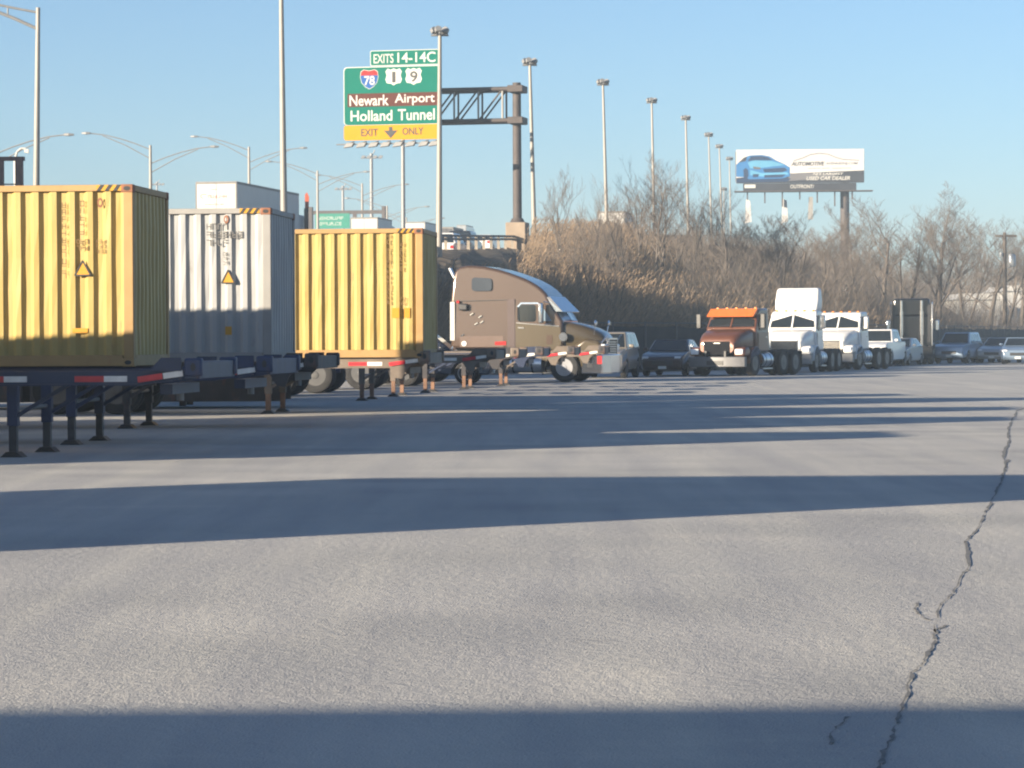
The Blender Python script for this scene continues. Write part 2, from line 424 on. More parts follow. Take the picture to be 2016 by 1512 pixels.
def container(name, label, loc, rz, M, MP, MK, marks, L=L_, group='shipping containers on chassis'):
    c = thing(name, label, 'container', loc, rz, group)
    mb = MB(); mb.add(*corrugated((-L+0.13,-0.13), 0.16, H_-0.1, 0.262, 0.052, 'x', 0.018, -1)); mb.build('side_wall', M, c)
    mb = MB(); mb.add(*corrugated((-L+0.13,-0.13), 0.16, H_-0.1, 0.262, 0.052, 'x', W_-0.018, 1)); mb.build('side_wall', M, c)
    mb = MB(); mb.add(*corrugated((0.13,W_-0.13), 0.16, H_-0.1, 0.24, 0.045, 'y', -0.018, 1)); mb.build('end_wall', M, c)
    for s in (0, 1):
        d = MB().box(-L+0.01, -L+0.05, 0.10+s*1.125, 1.215+s*1.125, 0.15, H_-0.12).build('door', M, c)
        rod = MB()
        for q in (0.3, 0.8): rod.tube((-L-0.02, 0.1+s*1.125+q, 0.1), (-L-0.02, 0.1+s*1.125+q, H_-0.1), 0.02, n=8)
        rod.build('locking_bars', GALV, d)
    MB().box(-L+0.1,-0.1,0.07,W_-0.07,H_-0.03,H_-0.012).build('roof', M, c)
    MB().box(-L+0.1,-0.1,0.08,W_-0.08,0.1,0.15).build('floor', MP, c)
    for y in (0.0, W_-0.07):
        MB().box(-L+0.165,-0.165,y+0.006,y+0.064,H_-0.095,H_-0.004).build('top_rail', MP, c, bevel=0.006)
        MB().box(-L+0.165,-0.165,y+0.004,y+0.066,0.01,0.165).build('bottom_rail', MP, c, bevel=0.008)
    for x in (-0.07, -L):
        MB().box(x+0.004,x+0.066,0.15,W_-0.15,H_-0.095,H_-0.006).build('end_rail', MP, c, bevel=0.006)
        MB().box(x+0.004,x+0.066,0.15,W_-0.15,0.01,0.165).build('end_rail', MP, c, bevel=0.006)
    for x0, x1 in ((-0.15,-0.004),(-L+0.004,-L+0.15)):
        for y0, y1 in ((0.004,0.13),(W_-0.13,W_-0.004)):
            MB().box(x0,x1,y0,y1,0.11,H_-0.11).build('corner_post', MP, c, bevel=0.012)
    for x in (-0.178, -L):
        for y in (0, W_-0.162):
            for z in (0, H_-0.118):
                k = MB().box(x,x+0.178,y,y+0.162,z,z+0.118).build('corner_casting', RUST if z else MP, c, bevel=0.012)
                if y == 0:
                    hole = MB(); hole.add([(x+0.089+0.05*math.cos(a*PI/6), -0.003, z+0.059+0.032*math.sin(a*PI/6)) for a in range(12)], [tuple(range(12))])
                    hole.build('casting_hole', BLACK, k)  # flat black disc, the hole's shade is its colour
    for kind, a in marks:
        if kind == 'col':
            x, z, n, s = a; b = MB(); glyphs(b, x, z, n, 0.062, 0.082, True, 0.012, int(-x*1000)); b.build('stencil_marking', MK, c)
        if kind == 'row':
            x, z, n, rws, s = a; b = MB()
            for r in range(rws): glyphs(b, x, z-r*s*1.3, n, s*0.72, s, False, 0.012, int(-x*1000)+r)
            b.build('stencil_marking', MK, c)
        if kind == 'tri':
            x, z, wd, ht = a
            t = MB().prism([(x-wd/2,z),(x+wd/2,z),(x,z+ht)], 'y', 0.008, 0.012).build('warning_sticker', HAZ, c)
            e = MB(); q = 0.022
            P = [(x-wd/2,z),(x+wd/2,z),(x,z+ht)]
            for i in range(3):
                p0, p1 = P[i], P[(i+1)%3]; e.beam((p0[0],0.006,p0[1]), (p1[0],0.006,p1[1]), 0.006, q)
            e.build('sticker_border', BLACK, t)
        if kind == 'patch':
            x, z, wd, ht = a; MB().box(x-wd/2,x+wd/2,0.008,0.012,z,z+ht).build('sticker', HAZ, c)
        if kind == 'haz':
            x, wd, n = a; b = MB(); k = wd/(2*n)
            tp = MB().box(x-wd,x,0.0,0.004,H_-0.092,H_-0.008).build('hazard_tape', HAZ, c)
            for i in range(n):
                x0 = x-wd+2*i*k
                b.add([(x0,-0.003,H_-0.092),(x0+k,-0.003,H_-0.092),(x0+k+0.06,-0.003,H_-0.008),(x0+0.06,-0.003,H_-0.008)], [(0,1,2,3)])
            b.build('hazard_stripes', BLACK, tp)
        if kind == 'ring':
            x, z = a; b = MB(); b.lathe([(0.022,-0.004),(0.042,-0.004),(0.042,0.004),(0.022,0.004)], (x,0.006,z), 'y', 14, closed=True)
            b.warp(lambda X,Y,Z: (X,Y,z+(Z-z)*1.7)); b.build('scrape_mark', RUST, c)
    return c
# ---------------------------------------------------------------- container chassis
def wheel_meshes():
    t = MB(); t.lathe([(0.29,-0.13),(0.40,-0.15),(0.475,-0.13),(0.505,-0.08),(0.51,0.0),(0.505,0.08),(0.475,0.13),(0.40,0.15),(0.29,0.13)], (0,0,0), 'y', 28, closed=True)
    r = MB(); r.lathe([(0.30,-0.135),(0.30,-0.10),(0.255,-0.06),(0.22,-0.02),(0.13,-0.03),(0.12,-0.12),(0.085,-0.15),(0.0,-0.155)], (0,0,0), 'y', 24)
    h = MB()
    for i in range(10):
        a = 2*PI*i/10; h.lathe([(0.028,-0.05),(0.028,-0.045)], (0.205*math.cos(a), 0, 0.205*math.sin(a)), 'y', 8)  # black discs carry the shade of the hand holes
    return t.mesh('truck_tyre', RUB, 40), r, h
TYRE, RIMB, HOLEB = wheel_meshes()
RIM_W = RIMB.mesh('truck_rim', RIMW, 35); RIM_C = RIMB.mesh('truck_rim_polished', pm('polished_rim',(0.32,0.32,0.33),0.3,0.35,0.08,5), 35); RIM_H = HOLEB.mesh('rim_hand_holes', BLACK)
def wheel(parent, x, y, side, rim=None, r=0.51):
    """side -1: outer face towards -y"""
    o = obj('wheel', TYRE, parent, (x, y, r), (0, 0, 0 if side < 0 else PI)); o.scale = (r/0.51,)*3
    k = obj('rim', rim or RIM_W, o)
    return o
STRIP_R = MB().box(0,0.38,-0.004,0,0,0.075).mesh('reflector_strip_red', TRED)
STRIP_W = MB().box(0,0.30,-0.004,0,0,0.075).mesh('reflector_strip_white', TWHT)
def chassis(label, loc, rz, M, leg=None, inner_leg_m=RUSTL, plate=True, gusset=None, Lx=8.2, gus=True, xl=-3.31):
    c = thing('container_chassis', label, 'trailer chassis', loc, rz, 'container chassis parked in a row')
    Lc = Lx
    prof = [(0,1.10),(0,1.02),(-0.30,1.01),(-0.80,0.94),(-Lc,0.94),(-Lc,1.10)]
    for y in (0.10, 2.22):
        r = MB().prism(prof, 'y', y, y+0.12).build('main_rail', M, c)
        fl = MB().box(-Lc,-0.80,y-0.03,y+0.15,0.918,0.938); fl.beam((-0.80,y+0.06,0.93),(-0.28,y+0.06,1.002),0.18,0.018)
        fl.build('rail_flange', M, r)
    fb = MB().box(-0.20,0.0,0.03,2.41,1.0,1.22).build('front_bolster', M, c, bevel=0.01)
    for y in (0, 2.30):
        e = MB().box(-0.20,0.035,y,y+0.14,1.03,1.265).build('bolster_casting', TWHT if leg is None else leg, fb, bevel=0.03)
        h = MB(); h.add([(-0.08+0.035*math.cos(a*PI/5), y-0.003, 1.15+0.055*math.sin(a*PI/5)) for a in range(10)], [tuple(range(10))]); h.build('lock_hole', BLACK, fb)  # lock opening drawn as a black disc, shade in its colour
    if plate:
        for y in (0.04, 2.35):
            MB().prism([(-0.66,1.10),(-0.50,1.27),(-0.24,1.27),(-0.24,1.10)], 'y', y, y+0.05).build('gooseneck_plate', M, c)
    for y in (0.06, 2.33) if gus else ():
        MB().prism([(-0.36,0.99),(-0.80,0.92),(-0.68,0.72),(-0.54,0.70),(-0.48,0.86)], 'y', y, y+0.05).build('gusset_plate', gusset or M, c)
    MB().box(-0.58,-0.42,0.35,2.09,0.80,0.93).build('kingpin_frame', M, c)
    MB().tube((-0.50,1.22,0.80),(-0.50,1.22,0.70),0.05).build('kingpin', GALV, c)
    for x in (-1.7,-2.9,-4.2,-5.4,-6.9):
        MB().box(x-0.05,x+0.05,0.222,2.218,0.96,1.08).build('crossmember', M, c)
    rb = MB().box(-Lc-0.02,-Lc+0.2,0.0,2.44,1.0,1.2).build('rear_bolster', M, c, bevel=0.01)
    # landing gear
    lg = leg or M
    for y in (0.30, 2.02):
        o = MB().box(xl-0.07,xl+0.07,y,y+0.13,0.40,0.99).build('landing_leg', lg, c, bevel=0.01)
        MB().box(xl-0.05,xl+0.05,y+0.015,y+0.115,0.06,0.42).build('inner_leg', inner_leg_m, o)  # own colour, rusty on some chassis and dark on others
        MB().prism([(xl-0.15,0),(xl+0.15,0),(xl+0.07,0.07),(xl-0.07,0.07)], 'y', y-0.06, y+0.19).build('foot', BLACK, o)
        MB().beam((xl,y+0.065,0.5),(xl+0.76,y+0.065,0.95),0.05,0.05).build('brace', M, o)
    MB().tube((xl,0.36,0.62),(xl,2.1,0.62),0.03).build('cross_shaft', GALV, c)
    # running gear
    for x in (-Lx+1.85,-Lx+0.6):
        MB().tube((x,0.3,0.5),(x,2.14,0.5),0.065).build('axle', BLACK, c)
        for y, s in ((0.14,-1),(0.48,-1),(2.30,1),(1.96,1)): wheel(c, x, y, s)
    MB().box(-Lx+0.2,-Lx+2.3,0.70,0.82,0.56,0.93).box(-Lx+0.2,-Lx+2.3,1.62,1.74,0.56,0.93).build('bogie_frame', M, c)
    for y in (0.0,1.86):
        MB().box(-Lx-0.10,-Lx-0.08,y,y+0.58,0.25,0.95).build('mud_flap', RUB, c)
    # reflective tape on the near rail
    for x in (-1.25,-2.55,-4.1,-5.3):
        obj('reflector_strip', STRIP_R, c, (x-0.38, 0.099, 0.965)); obj('reflector_strip', STRIP_W, c, (x, 0.099, 0.965))
    a = math.atan2(0.07, 0.50)
    for me, x, z in ((STRIP_R,-0.80,0.955),(STRIP_W,-0.47,1.0)):
        o = obj('reflector_strip', me, c, (x, 0.057, z), (0, -a, 0)); o.scale = (0.85,1,1)
    return c
RZ = math.radians(-5.3)
YC1, YC2, YC3 = 41.1, 48.6, 57.8
ZB = 1.12
def near_right(px, Y): return at(px, 700, Y).x
X1, X2, X3 = near_right(264,YC1), near_right(535,YC2), near_right(834,YC3)
container('shipping_container', 'yellow corrugated container at far left, its lower third in shadow', (X1,YC1,ZB), RZ, YEL, YELP, MARK,
    L=12.19, marks=[('col',(-1.0,2.30,11,1)),('col',(-0.735,2.32,5,1)),('row',(-0.80,1.78,3,2,0.07)),('tri',(-0.735,1.30,0.23,0.21)),('haz',(-0.17,0.36,3)),('ring',(-0.475,2.33)),('row',(-0.52,1.78,3,3,0.055)),('patch',(-0.78,0.48,0.22,0.07))])
container('shipping_container', 'grey corrugated container between the two yellow ones', (X2,YC2,ZB), RZ, GRY, GRYP, MARKG,
    L=7.3, marks=[('row',(-1.06,2.28,4,3,0.105)),('row',(-0.72,2.14,3,1,0.11)),('row',(-0.80,1.82,2,3,0.06)),('tri',(-0.735,1.33,0.22,0.22)),('haz',(-0.19,0.34,3)),('ring',(-0.76,2.40)),('patch',(-0.735,0.46,0.11,0.14))])
container('shipping_container', 'yellow corrugated container fully in sunlight beside the bronze truck', (X3,YC3,ZB), RZ, YEL, YELP, MARK,
    [('col',(-0.70,2.42,14,1)),('col',(-0.435,2.28,6,1)),('row',(-0.44,1.18,2,2,0.065)),('patch',(-0.56,0.80,0.15,0.20)),('patch',(-0.33,0.80,0.12,0.20)),('haz',(-0.18,0.34,3))])
def onaxis(X, Y, dx):  # a point dx further along a chassis' own axis
    return (X + dx*math.cos(RZ), Y + dx*math.sin(RZ), 0)
CH = [
 ('blue empty chassis nearest the camera, in front of the left yellow container', (near_right(392,36.6), 36.6, 0), CHB, CHN, CHD, None),
 ('chassis carrying the shaded yellow container at far left', onaxis(X1,YC1,1.95), CHN, CHN, CHD, 14.3),
 ('chassis carrying the grey container', onaxis(X2,YC2,0.75), CHD, CHD, CHD, 9.2),
 ('chassis carrying the sunlit yellow container', onaxis(X3,YC3,0.10), CHT, CHT, RUSTL, None),
 ('taupe empty chassis, first one behind the sunlit yellow container', (near_right(975,70), 70, 0), CHT, CHT, RUSTL, None),
 ('taupe empty chassis, second one behind the sunlit yellow container', (near_right(1020,75), 75, 0), CHD, CHT, RUSTL, None),
 ('blue empty chassis standing in front of the bronze truck\'s fuel tank', (near_right(1068,80), 80, 0), CHB, CHD, RUSTL, None),
 ('taupe empty chassis whose front end covers the bronze truck\'s front wheel top', (near_right(1130,85.5), 85.5, 0), CHT, CHD, RUSTL, None),
 ('empty chassis nearest the bronze truck, ending at its chrome bumper', (near_right(1190,91), 91, 0), CHT, CHD, RUSTL, None)]
for lab, loc, M, lg, ll, gs in CH: chassis(lab, loc, RZ, M, lg if lg is not None else None, ll, Lx=gs or 8.2, gus=loc[1] > 45, xl=-2.5 if loc[1] < 38 else (-2.95 if loc[1] < 45 else -3.31))

# trailers standing left of and behind the viewpoint: they throw the long shadows across the yard
def box_trailer(label, x1, y0, Lt, top=4.1, skirt=False, skm=None):
    t = thing('box_trailer', label, 'trailer', (x1, y0, 0), 0, 'box trailers left of the yard lane')
    MB().box(-Lt,0,0.0,2.5,1.1,top).build('body', WHT, t, bevel=0.03)
    for k in range(int(Lt/0.6)):
        MB().box(-Lt+0.3+k*0.6,-Lt+0.36+k*0.6,-0.012,0.0,1.2,top-0.1).build('side_rib', ALU, t)
    if skirt:
        for y in (0.02,2.44): MB().box(-Lt+3.4,-0.3,y,y+0.04,0.16,1.098).build('side_skirt', skm or WHT, t)  # skirts added to shut the lit gap under the body
    MB().box(-Lt+0.02,-0.02,0.6,1.9,0.95,1.098).build('underframe', CHD, t)
    for y in (0.5,1.9): MB().box(-2.6,-2.46,y,y+0.13,0.05,1.0).build('landing_leg', CHD, t)
    for x in (-Lt+1.2,-Lt+2.5):
        for y, s in ((0.16,-1),(0.5,-1),(2.34,1),(2.0,1)): wheel(t, x, y, s)
    for s in (0,1): MB().box(-Lt-0.03,-Lt-0.002,0.06+s*1.2,1.24+s*1.2,1.2,top-0.1).build('rear_door', WHT, t)
    MB().box(-Lt,-Lt+0.1,0.2,2.3,0.45,0.55).box(-Lt,-Lt+0.1,0.5,0.6,0.45,1.1).box(-Lt,-Lt+0.1,1.9,2.0,0.45,1.1).build('rear_guard', CHD, t)
box_trailer('white box trailer just left of the frame, shading the middle of the lane', -7.9, 17.4, 9.6)
box_trailer('white box trailer left behind the viewpoint, shading the bottom edge of the view', -13.2, -2.0, 12.2)
box_trailer('white box trailer left of the blue empty chassis, shading the left yellow container', -7.8, 33.4, 15.6, 3.54, skirt=True)
box_trailer('unseen box trailer added behind the left yellow container to block light', -10.8, 54.0, 13.0, 3.84)  # added out of view to keep sun off the ground behind
box_trailer('box trailer added further behind the left yellow container, dark skirts blocking light', -4.7, 63.0, 13.0, 3.84, skirt=True, skm=CHD)  # added to block light, dark skirts cover the far ground
# unseen tall block added left of the frame to shade embankment and vehicles
wh = thing('shade_block', 'unseen grey block added left of the yard to shade the embankment', 'building', (-42.3, 79, 0), -math.atan2(9.3, 39))
MB().box(-40,0,0,40,0,14.1).build('wall', pm('cladding_grey',(0.3,0.31,0.32),0.7), wh)
MB().box(-40.2,0.2,-0.2,40.2,14.1,14.5).build('roof', GALV, wh)
for k in range(5): MB().box(0.005,0.05,3+k*7.5,7+k*7.5,0.9,4.6).build('block_door', WHT, wh)
# ---------------------------------------------------------------- cars
def paint(name, col, metal=0.35, rough=0.32): return pm(name, col, rough, metal, 0.03, 0.8, coat=0.6, dirt=tuple(0.6*c+0.06 for c in col), dscale=1.6, dthr=0.66)
CW = MB().lathe([(0.20,-0.10),(0.29,-0.115),(0.325,-0.09),(0.335,0.0),(0.325,0.09),(0.29,0.115),(0.20,0.10)], (0,0,0), 'y', 24, closed=True).mesh('car_tyre', RUB, 40)
def alloy():
    b = MB(); b.lathe([(0.215,-0.10),(0.215,-0.07),(0.19,-0.05),(0.19,-0.02),(0.0,-0.015)], (0,0,0), 'y', 24)
    s = MB()
    for i in range(5):
        a = 2*PI*i/5+PI/2
        s.beam((0.02*math.cos(a),-0.085,0.02*math.sin(a)), (0.2*math.cos(a),-0.088,0.2*math.sin(a)), 0.02, 0.075, up=(math.cos(a+PI/2),0,math.sin(a+PI/2)))
    s.lathe([(0.055,-0.098),(0.055,-0.07)], (0,0,0), 'y', 14)
    s.lathe([(0.19,-0.105),(0.215,-0.105),(0.215,-0.07),(0.19,-0.07)], (0,0,0), 'y', 24, closed=True)
    return b.mesh('car_rim_well', BLACK, 35), s.mesh('car_rim', ALU, 30)
RIMWELL, ALLOY = alloy()
def car_wheel(p, x, y, side, r):
    o = obj('wheel', CW, p, (x, y, r), (0,0,0 if side < 0 else PI)); o.scale = (r/0.335, 1.0, r/0.335)
    obj('rim_well', RIMWELL, o); obj('rim', ALLOY, o)
LAMP = pm('lamp_glass', (0.75,0.76,0.76), 0.1, 0.0, 0.05, 3, coat=1.0)
TAIL = pm('tail_lamp_red', (0.45,0.015,0.015), 0.2, 0, 0.05, 3, coat=1.0)
AMB = pm('marker_amber', (0.75,0.22,0.02), 0.3, 0, 0.05, 3)
PLATE = pm('plate_white', (0.6,0.6,0.55), 0.5, 0, 0.05, 3)
def arch(cx, r, z0, n=8): return [(cx+r*math.cos(PI*k/n), z0+r*math.sin(PI*k/n)) for k in range(n+1)]
def car(name, label, cat, loc, rz, M, kind='sedan', group=None, glass=None):
    glass = glass or GLS
    S = dict(sedan=dict(L=4.75,W=1.82,bl=0.98,rf=1.44,r=0.33,hood=[(2.34,0.62),(2.28,0.74),(1.95,0.86),(0.95,0.98)],tail=[(-1.75,1.03),(-2.28,0.98),(-2.36,0.70)],g=[(1.02,-0.55-1.45),(0.12,-1.15)]),
             suv=dict(L=4.7,W=1.88,bl=1.12,rf=1.74,r=0.37,hood=[(2.33,0.70),(2.26,0.95),(1.85,1.06),(1.0,1.12)],tail=[(-2.2,1.14),(-2.33,1.05),(-2.34,0.70)],g=[(1.05,-2.22),(0.25,-2.0)]),
             van=dict(L=5.0,W=1.95,bl=1.2,rf=1.95,r=0.36,hood=[(2.48,0.70),(2.4,0.98),(1.9,1.12),(1.4,1.2)],tail=[(-2.42,1.22),(-2.48,1.0),(-2.48,0.62)],g=[(1.45,-2.44),(0.6,-2.3)]),
             pickup=dict(L=5.7,W=2.0,bl=1.25,rf=1.90,r=0.40,hood=[(2.82,0.70),(2.80,1.08),(2.5,1.20),(1.35,1.25)],tail=[(-2.75,1.27),(-2.83,1.2),(-2.83,0.75)],g=[(1.30,-1.15),(0.55,-0.95)]))[kind]
    L, W, bl, rf, r = S['L'], S['W'], S['bl'], S['rf'], S['r']
    c = thing(name, label, cat, loc, rz, group)
    xf, xr = L/2-0.88, -L/2+0.98
    bot = 0.24 if kind == 'sedan' else 0.32
    low = [(S['tail'][-1][0], bot+0.12), (S['tail'][-1][0]+0.1, bot)] + arch(xr, r+0.07, bot)[::-1] + arch(xf, r+0.07, bot)[::-1] + [(S['hood'][0][0]-0.1, bot), (S['hood'][0][0], bot+0.14)]
    prof = low + S['hood'] + S['tail']
    def wp(x, y, z):
        e = max(0, abs(x)/(L/2)-0.72)/0.28
        k = 1 - 0.16*e*e - (0.05 if z < bot+0.05 else 0) - 0.05*max(0, (z-0.75)/(bl-0.75) if bl > 0.75 else 0)
        return (x, y*k, z)
    b = MB().prism(prof, 'y', -W/2, W/2)
    b.warp(wp); body = b.build('body', M, c, bevel=0.045, seg=3)
    (gb0, gb1), (gt0, gt1) = S['g']
    wb, wt = W/2*0.93, W/2*0.74
    G = MB()
    G.loft([[(gb0,-wb,bl-0.03),(gb0,wb,bl-0.03),(gb1,wb,bl-0.03),(gb1,-wb,bl-0.03)], [(gt0,-wt,rf),(gt0,wt,rf),(gt1,wt,rf),(gt1,-wt,rf)]])
    cab = G.build('cabin', M, c, bevel=0.06, seg=3)
    # panes lie a little proud of the cabin shell
    def lerp(a, b_, t): return a+(b_-a)*t
    def P(u, v, sgn):   # u 0 front..1 rear, v 0 belt..1 roof
        x = lerp(lerp(gb0,gb1,u), lerp(gt0,gt1,u), v); y = lerp(wb,wt,v)+0.008; return (x, sgn*y, lerp(bl-0.03,rf,v))
    nsp = {'sedan':[(0.13,0.44),(0.48,0.80)],'suv':[(0.11,0.40),(0.43,0.68),(0.71,0.92)],'van':[(0.1,0.36),(0.39,0.66),(0.69,0.93)],'pickup':[(0.14,0.48),(0.53,0.88)]}[kind]
    for sgn in (-1,1):
        for u0,u1 in nsp:
            q = MB(); q.add([P(u0,0.14,sgn),P(u1,0.14,sgn),P(u1,0.86,sgn),P(u0,0.86,sgn)], [(0,1,2,3)]); q.build('side_window', glass, c)
    for nm, b0, t0, sg in (('windshield',gb0,gt0,1),('rear_window',gb1,gt1,-1)):
        q = MB(); e = 0.012*sg
        def Q(yf, v): return (lerp(b0,t0,v)+e, yf*lerp(wb,wt,v)*0.88, lerp(bl-0.03,rf,v)+0.006)
        q.add([Q(-1,0.1),Q(1,0.1),Q(1,0.88),Q(-1,0.88)], [(0,1,2,3)]); q.build(nm, glass, c)
    for x in (xf, xr):
        for s in (-1,1): car_wheel(c, x, s*(W/2-0.13), s, r)
    for s in (-1,1):
        hx = S['hood'][1][0]
        MB().box(hx-0.30,hx+0.02,s*W*0.40-0.19,s*W*0.40+0.10 if s<0 else s*W*0.40+0.10,bl*0.66,bl*0.66+0.13).warp(wp).build('headlight', LAMP, c, bevel=0.03)
        tx = S['tail'][-1][0]
        MB().box(tx-0.02,tx+0.15,s*W*0.42-0.13,s*W*0.42+0.13,bl*0.72,bl*0.72+0.2).warp(wp).build('taillight', TAIL, c, bevel=0.02)
        MB().box(gb0-0.42,gb0-0.25,s*(wb+0.02),s*(wb+0.20),bl+0.02,bl+0.15).build('mirror', M, c, bevel=0.03)
    fx = S['hood'][0][0]
    MB().box(fx-0.12,fx+0.012,-0.42,0.42,bot+0.22,bot+0.38).build('grille', BLACK, c, bevel=0.01)
    MB().box(fx-0.1,fx+0.022,-0.16,0.16,bot+0.05,bot+0.16).build('licence_plate', PLATE, c)
    MB().box(S['tail'][-1][0]-0.015,S['tail'][-1][0]+0.1,-0.16,0.16,bl*0.62,bl*0.62+0.13).build('licence_plate', PLATE, c)
    MB().box(-L/2+0.3,L/2-0.3,-W/2+0.2,W/2-0.2,bot+0.02,bot+0.2).build('underbody', BLACK, c)
    if kind == 'pickup':
        MB().box(-2.72,-1.2,-0.78,0.78,bl-0.02,bl+0.012).build('bed_cover', BLACK, c)
    return c

# ---------------------------------------------------------------- road tractors
def rrect(hw, z0, z1, r, x, n=3):
    """rounded rectangle section in yz at station x"""
    pts = []
    for cx, cz, a0 in ((hw-r,z1-r,0),(-hw+r,z1-r,90),(-hw+r,z0+r,180),(hw-r,z0+r,270)):
        for k in range(n+1):
            a = math.radians(a0+90*k/n); pts.append((x, cx+r*math.cos(a), cz+r*math.sin(a)))
    return pts
def drive_gear(t, rear, rim, tank=CHR, tankx=(-1.9,-0.5)):
    for y in (-0.45, 0.37): MB().box(rear-0.9,1.3,y,y+0.08,0.72,0.98).build('frame_rail', BLACK, t)
    wheel(t, 0, -1.02, -1, rim); wheel(t, 0, 1.02, 1, rim)
    MB().tube((0,-0.9,0.5),(0,0.9,0.5),0.06).build('axle', BLACK, t)
    for x in (rear, rear-1.3):
        MB().tube((x,-0.9,0.5),(x,0.9,0.5),0.07).build('axle', BLACK, t)
        for y, s in ((-1.06,-1),(-0.72,-1),(1.06,1),(0.72,1)): wheel(t, x, y, s, rim)
    MB().lathe([(0.45,0),(0.45,0.06)], (rear-0.5,0,1.02), 'z', 20).build('fifth_wheel', BLACK, t)
    for s in (-1,1):
        k = MB().tube((tankx[0],s*0.92,0.62),(tankx[1],s*0.92,0.62),0.30,n=20).build('fuel_tank', tank, t, smooth=40)
        b = MB()
        for f in (0.25,0.75): b.lathe([(0.305,-0.03),(0.305,0.03)], (tankx[0]*(1-f)+tankx[1]*f, s*0.92, 0.62), 'x', 20)
        b.build('tank_strap', BLACK, k)
        MB().box(tankx[0],tankx[1],s*1.0-0.14,s*1.0+0.18,0.26,0.31).build('step', ALU, t)
    MB().box(rear-2.1,rear-2.08,-1.15,-0.55,0.3,0.95).box(rear-2.1,rear-2.08,0.55,1.15,0.3,0.95).build('mud_flap', RUB, t)
def tractor(name, label, loc, rz, M, roof_fairing=None, sleeper=0.0, visor=None, stacks=False, grille='bars', group='road tractors parked along the fence', rim=None, bumper=None, hood_m=None, extender=None):
    t = thing(name, label, 'truck', loc, rz, group)
    hood_m = hood_m or M
    # hood
    h = MB(); h.loft([rrect(0.98,0.98,1.86,0.16,-0.42),rrect(0.95,0.95,1.80,0.2,0.1),rrect(0.88,0.92,1.70,0.22,0.6),rrect(0.78,0.90,1.56,0.22,0.98),rrect(0.70,0.90,1.42,0.2,1.12)])
    h.build('hood', hood_m, t, smooth=45)
    for s in (-1,1):
        fa = MB(); pts = [(0.66*math.cos(PI*k/10),0.5+0.66*math.sin(PI*k/10)) for k in range(11)]; ins = [(0.60*math.cos(PI*k/10),0.5+0.60*math.sin(PI*k/10)) for k in range(11)]
        fa.prism(pts+ins[::-1], 'y', s*0.72, s*1.2); fa.build('fender', M, t, bevel=0.03)
        # fender crown blends into the bumper corner and carries the lamp
        MB().prism([(0.55,0.78),(0.5,1.02),(0.72,1.16),(1.06,1.10),(1.18,0.78)], 'y', s*0.70, s*1.17).build('fender_crown', M, t, bevel=0.09, seg=3)
        MB().box(1.0,1.175,s*0.93-0.17,s*0.93+0.17,0.84,1.06).build('headlight', LAMP, t, bevel=0.04)
    # cab shell: side outline across the width, narrower at the roof
    back = -1.75-sleeper; roof = 2.62
    pr = [(-0.35,0.95),(-0.30,1.85),(-0.72,roof-0.05),(-0.95,roof+0.02),(back,roof+0.04),(back,0.95)]
    c = MB().prism(pr, 'y', -1.08, 1.08).warp(lambda x,y,z: (x, y*(1-0.09*max(0,(z-1.7)/0.95)), z)).build('cab', M, t, bevel=0.07, seg=3)
    # windshield, two panes
    for s in (-1,1):
        q = MB(); A = (-0.285,1.93); B = (-0.655,roof-0.16)
        q.add([(A[0],s*0.03,A[1]),(A[0]-0.03,s*0.97,A[1]),(B[0]-0.03,s*0.90,B[1]),(B[0],s*0.03,B[1])], [(0,1,2,3)]); q.build('windshield', GLS, t)
        MB().prism([(-0.72,1.78),(-0.60,2.0),(-0.80,2.42),(-1.38,2.45),(-1.38,1.80)], 'y', s*1.075, s*1.052).build('side_window', GLS, t)
        d = MB().box(-1.45,-0.5,s*1.082-0.006,s*1.082+0.006,1.0,1.7).build('door', M, t); 
        MB().box(-1.36,-1.2,s*1.10-0.012,s*1.10+0.012,1.5,1.54).build('door_handle', CHR, d)
        mm = MB().box(-0.36,-0.24,s*1.36-0.11,s*1.36+0.11,1.85,2.45).build('mirror', CHR if stacks or grille == 'bars' else BLACK, t, bevel=0.04)
        MB().tube((-0.4,s*1.02,2.40),(-0.3,s*1.3,2.44),0.018,n=6).build('mirror_arm', BLACK, mm); MB().tube((-0.4,s*1.05,1.9),(-0.3,s*1.3,1.88),0.018,n=6).build('mirror_arm', BLACK, mm)
    MB().box(-0.30,-0.26,-0.03,0.03,1.9,roof-0.14).warp(lambda x,y,z: (x-0.37*(z-1.93)/0.55,y,z)).build('windshield_bar', M, t)
    # grille
    g = MB().box(1.06,1.13,-0.56,0.56,0.82,1.36).build('grille', pm('grille_black',(0.012,0.012,0.014),0.9,0,0.2,6,spec=0.1), t, bevel=0.03)
    if grille == 'bars':
        for k in range(7): MB().box(1.12,1.142,-0.52,0.52,0.88+k*0.065,0.90+k*0.065).build('grille_bar', CHR, g)
        for y in (-0.57,0.57): MB().box(1.05,1.15,y-0.02,y+0.02,0.80,1.38).build('grille_trim', CHR, g)
    else:
        MB().box(1.125,1.14,-0.14,0.14,1.26,1.31).build('badge', CHR, g, bevel=0.01)
    bp = MB().prism([(0.95,-1.19),(1.15,-1.19),(1.30,-0.8),(1.34,0),(1.30,0.8),(1.15,1.19),(0.95,1.19)], 'z', 0.36, 0.76).build('bumper', bumper or GALV, t, bevel=0.03)
    MB().box(1.33,1.345,-0.34,0.34,0.44,0.60).build('bumper_opening', BLACK, bp)
    if visor: MB().prism([(-0.62,roof-0.14),(-0.22,roof-0.30),(-0.20,roof-0.27),(-0.62,roof+0.02)], 'y', -0.99, 0.99).build('visor', visor, t)
    for k in range(5): MB().box(-0.96,-0.86,-0.8+k*0.4-0.05,-0.8+k*0.4+0.05,roof+0.01,roof+0.07).build('marker_lamp', AMB, t, bevel=0.015)
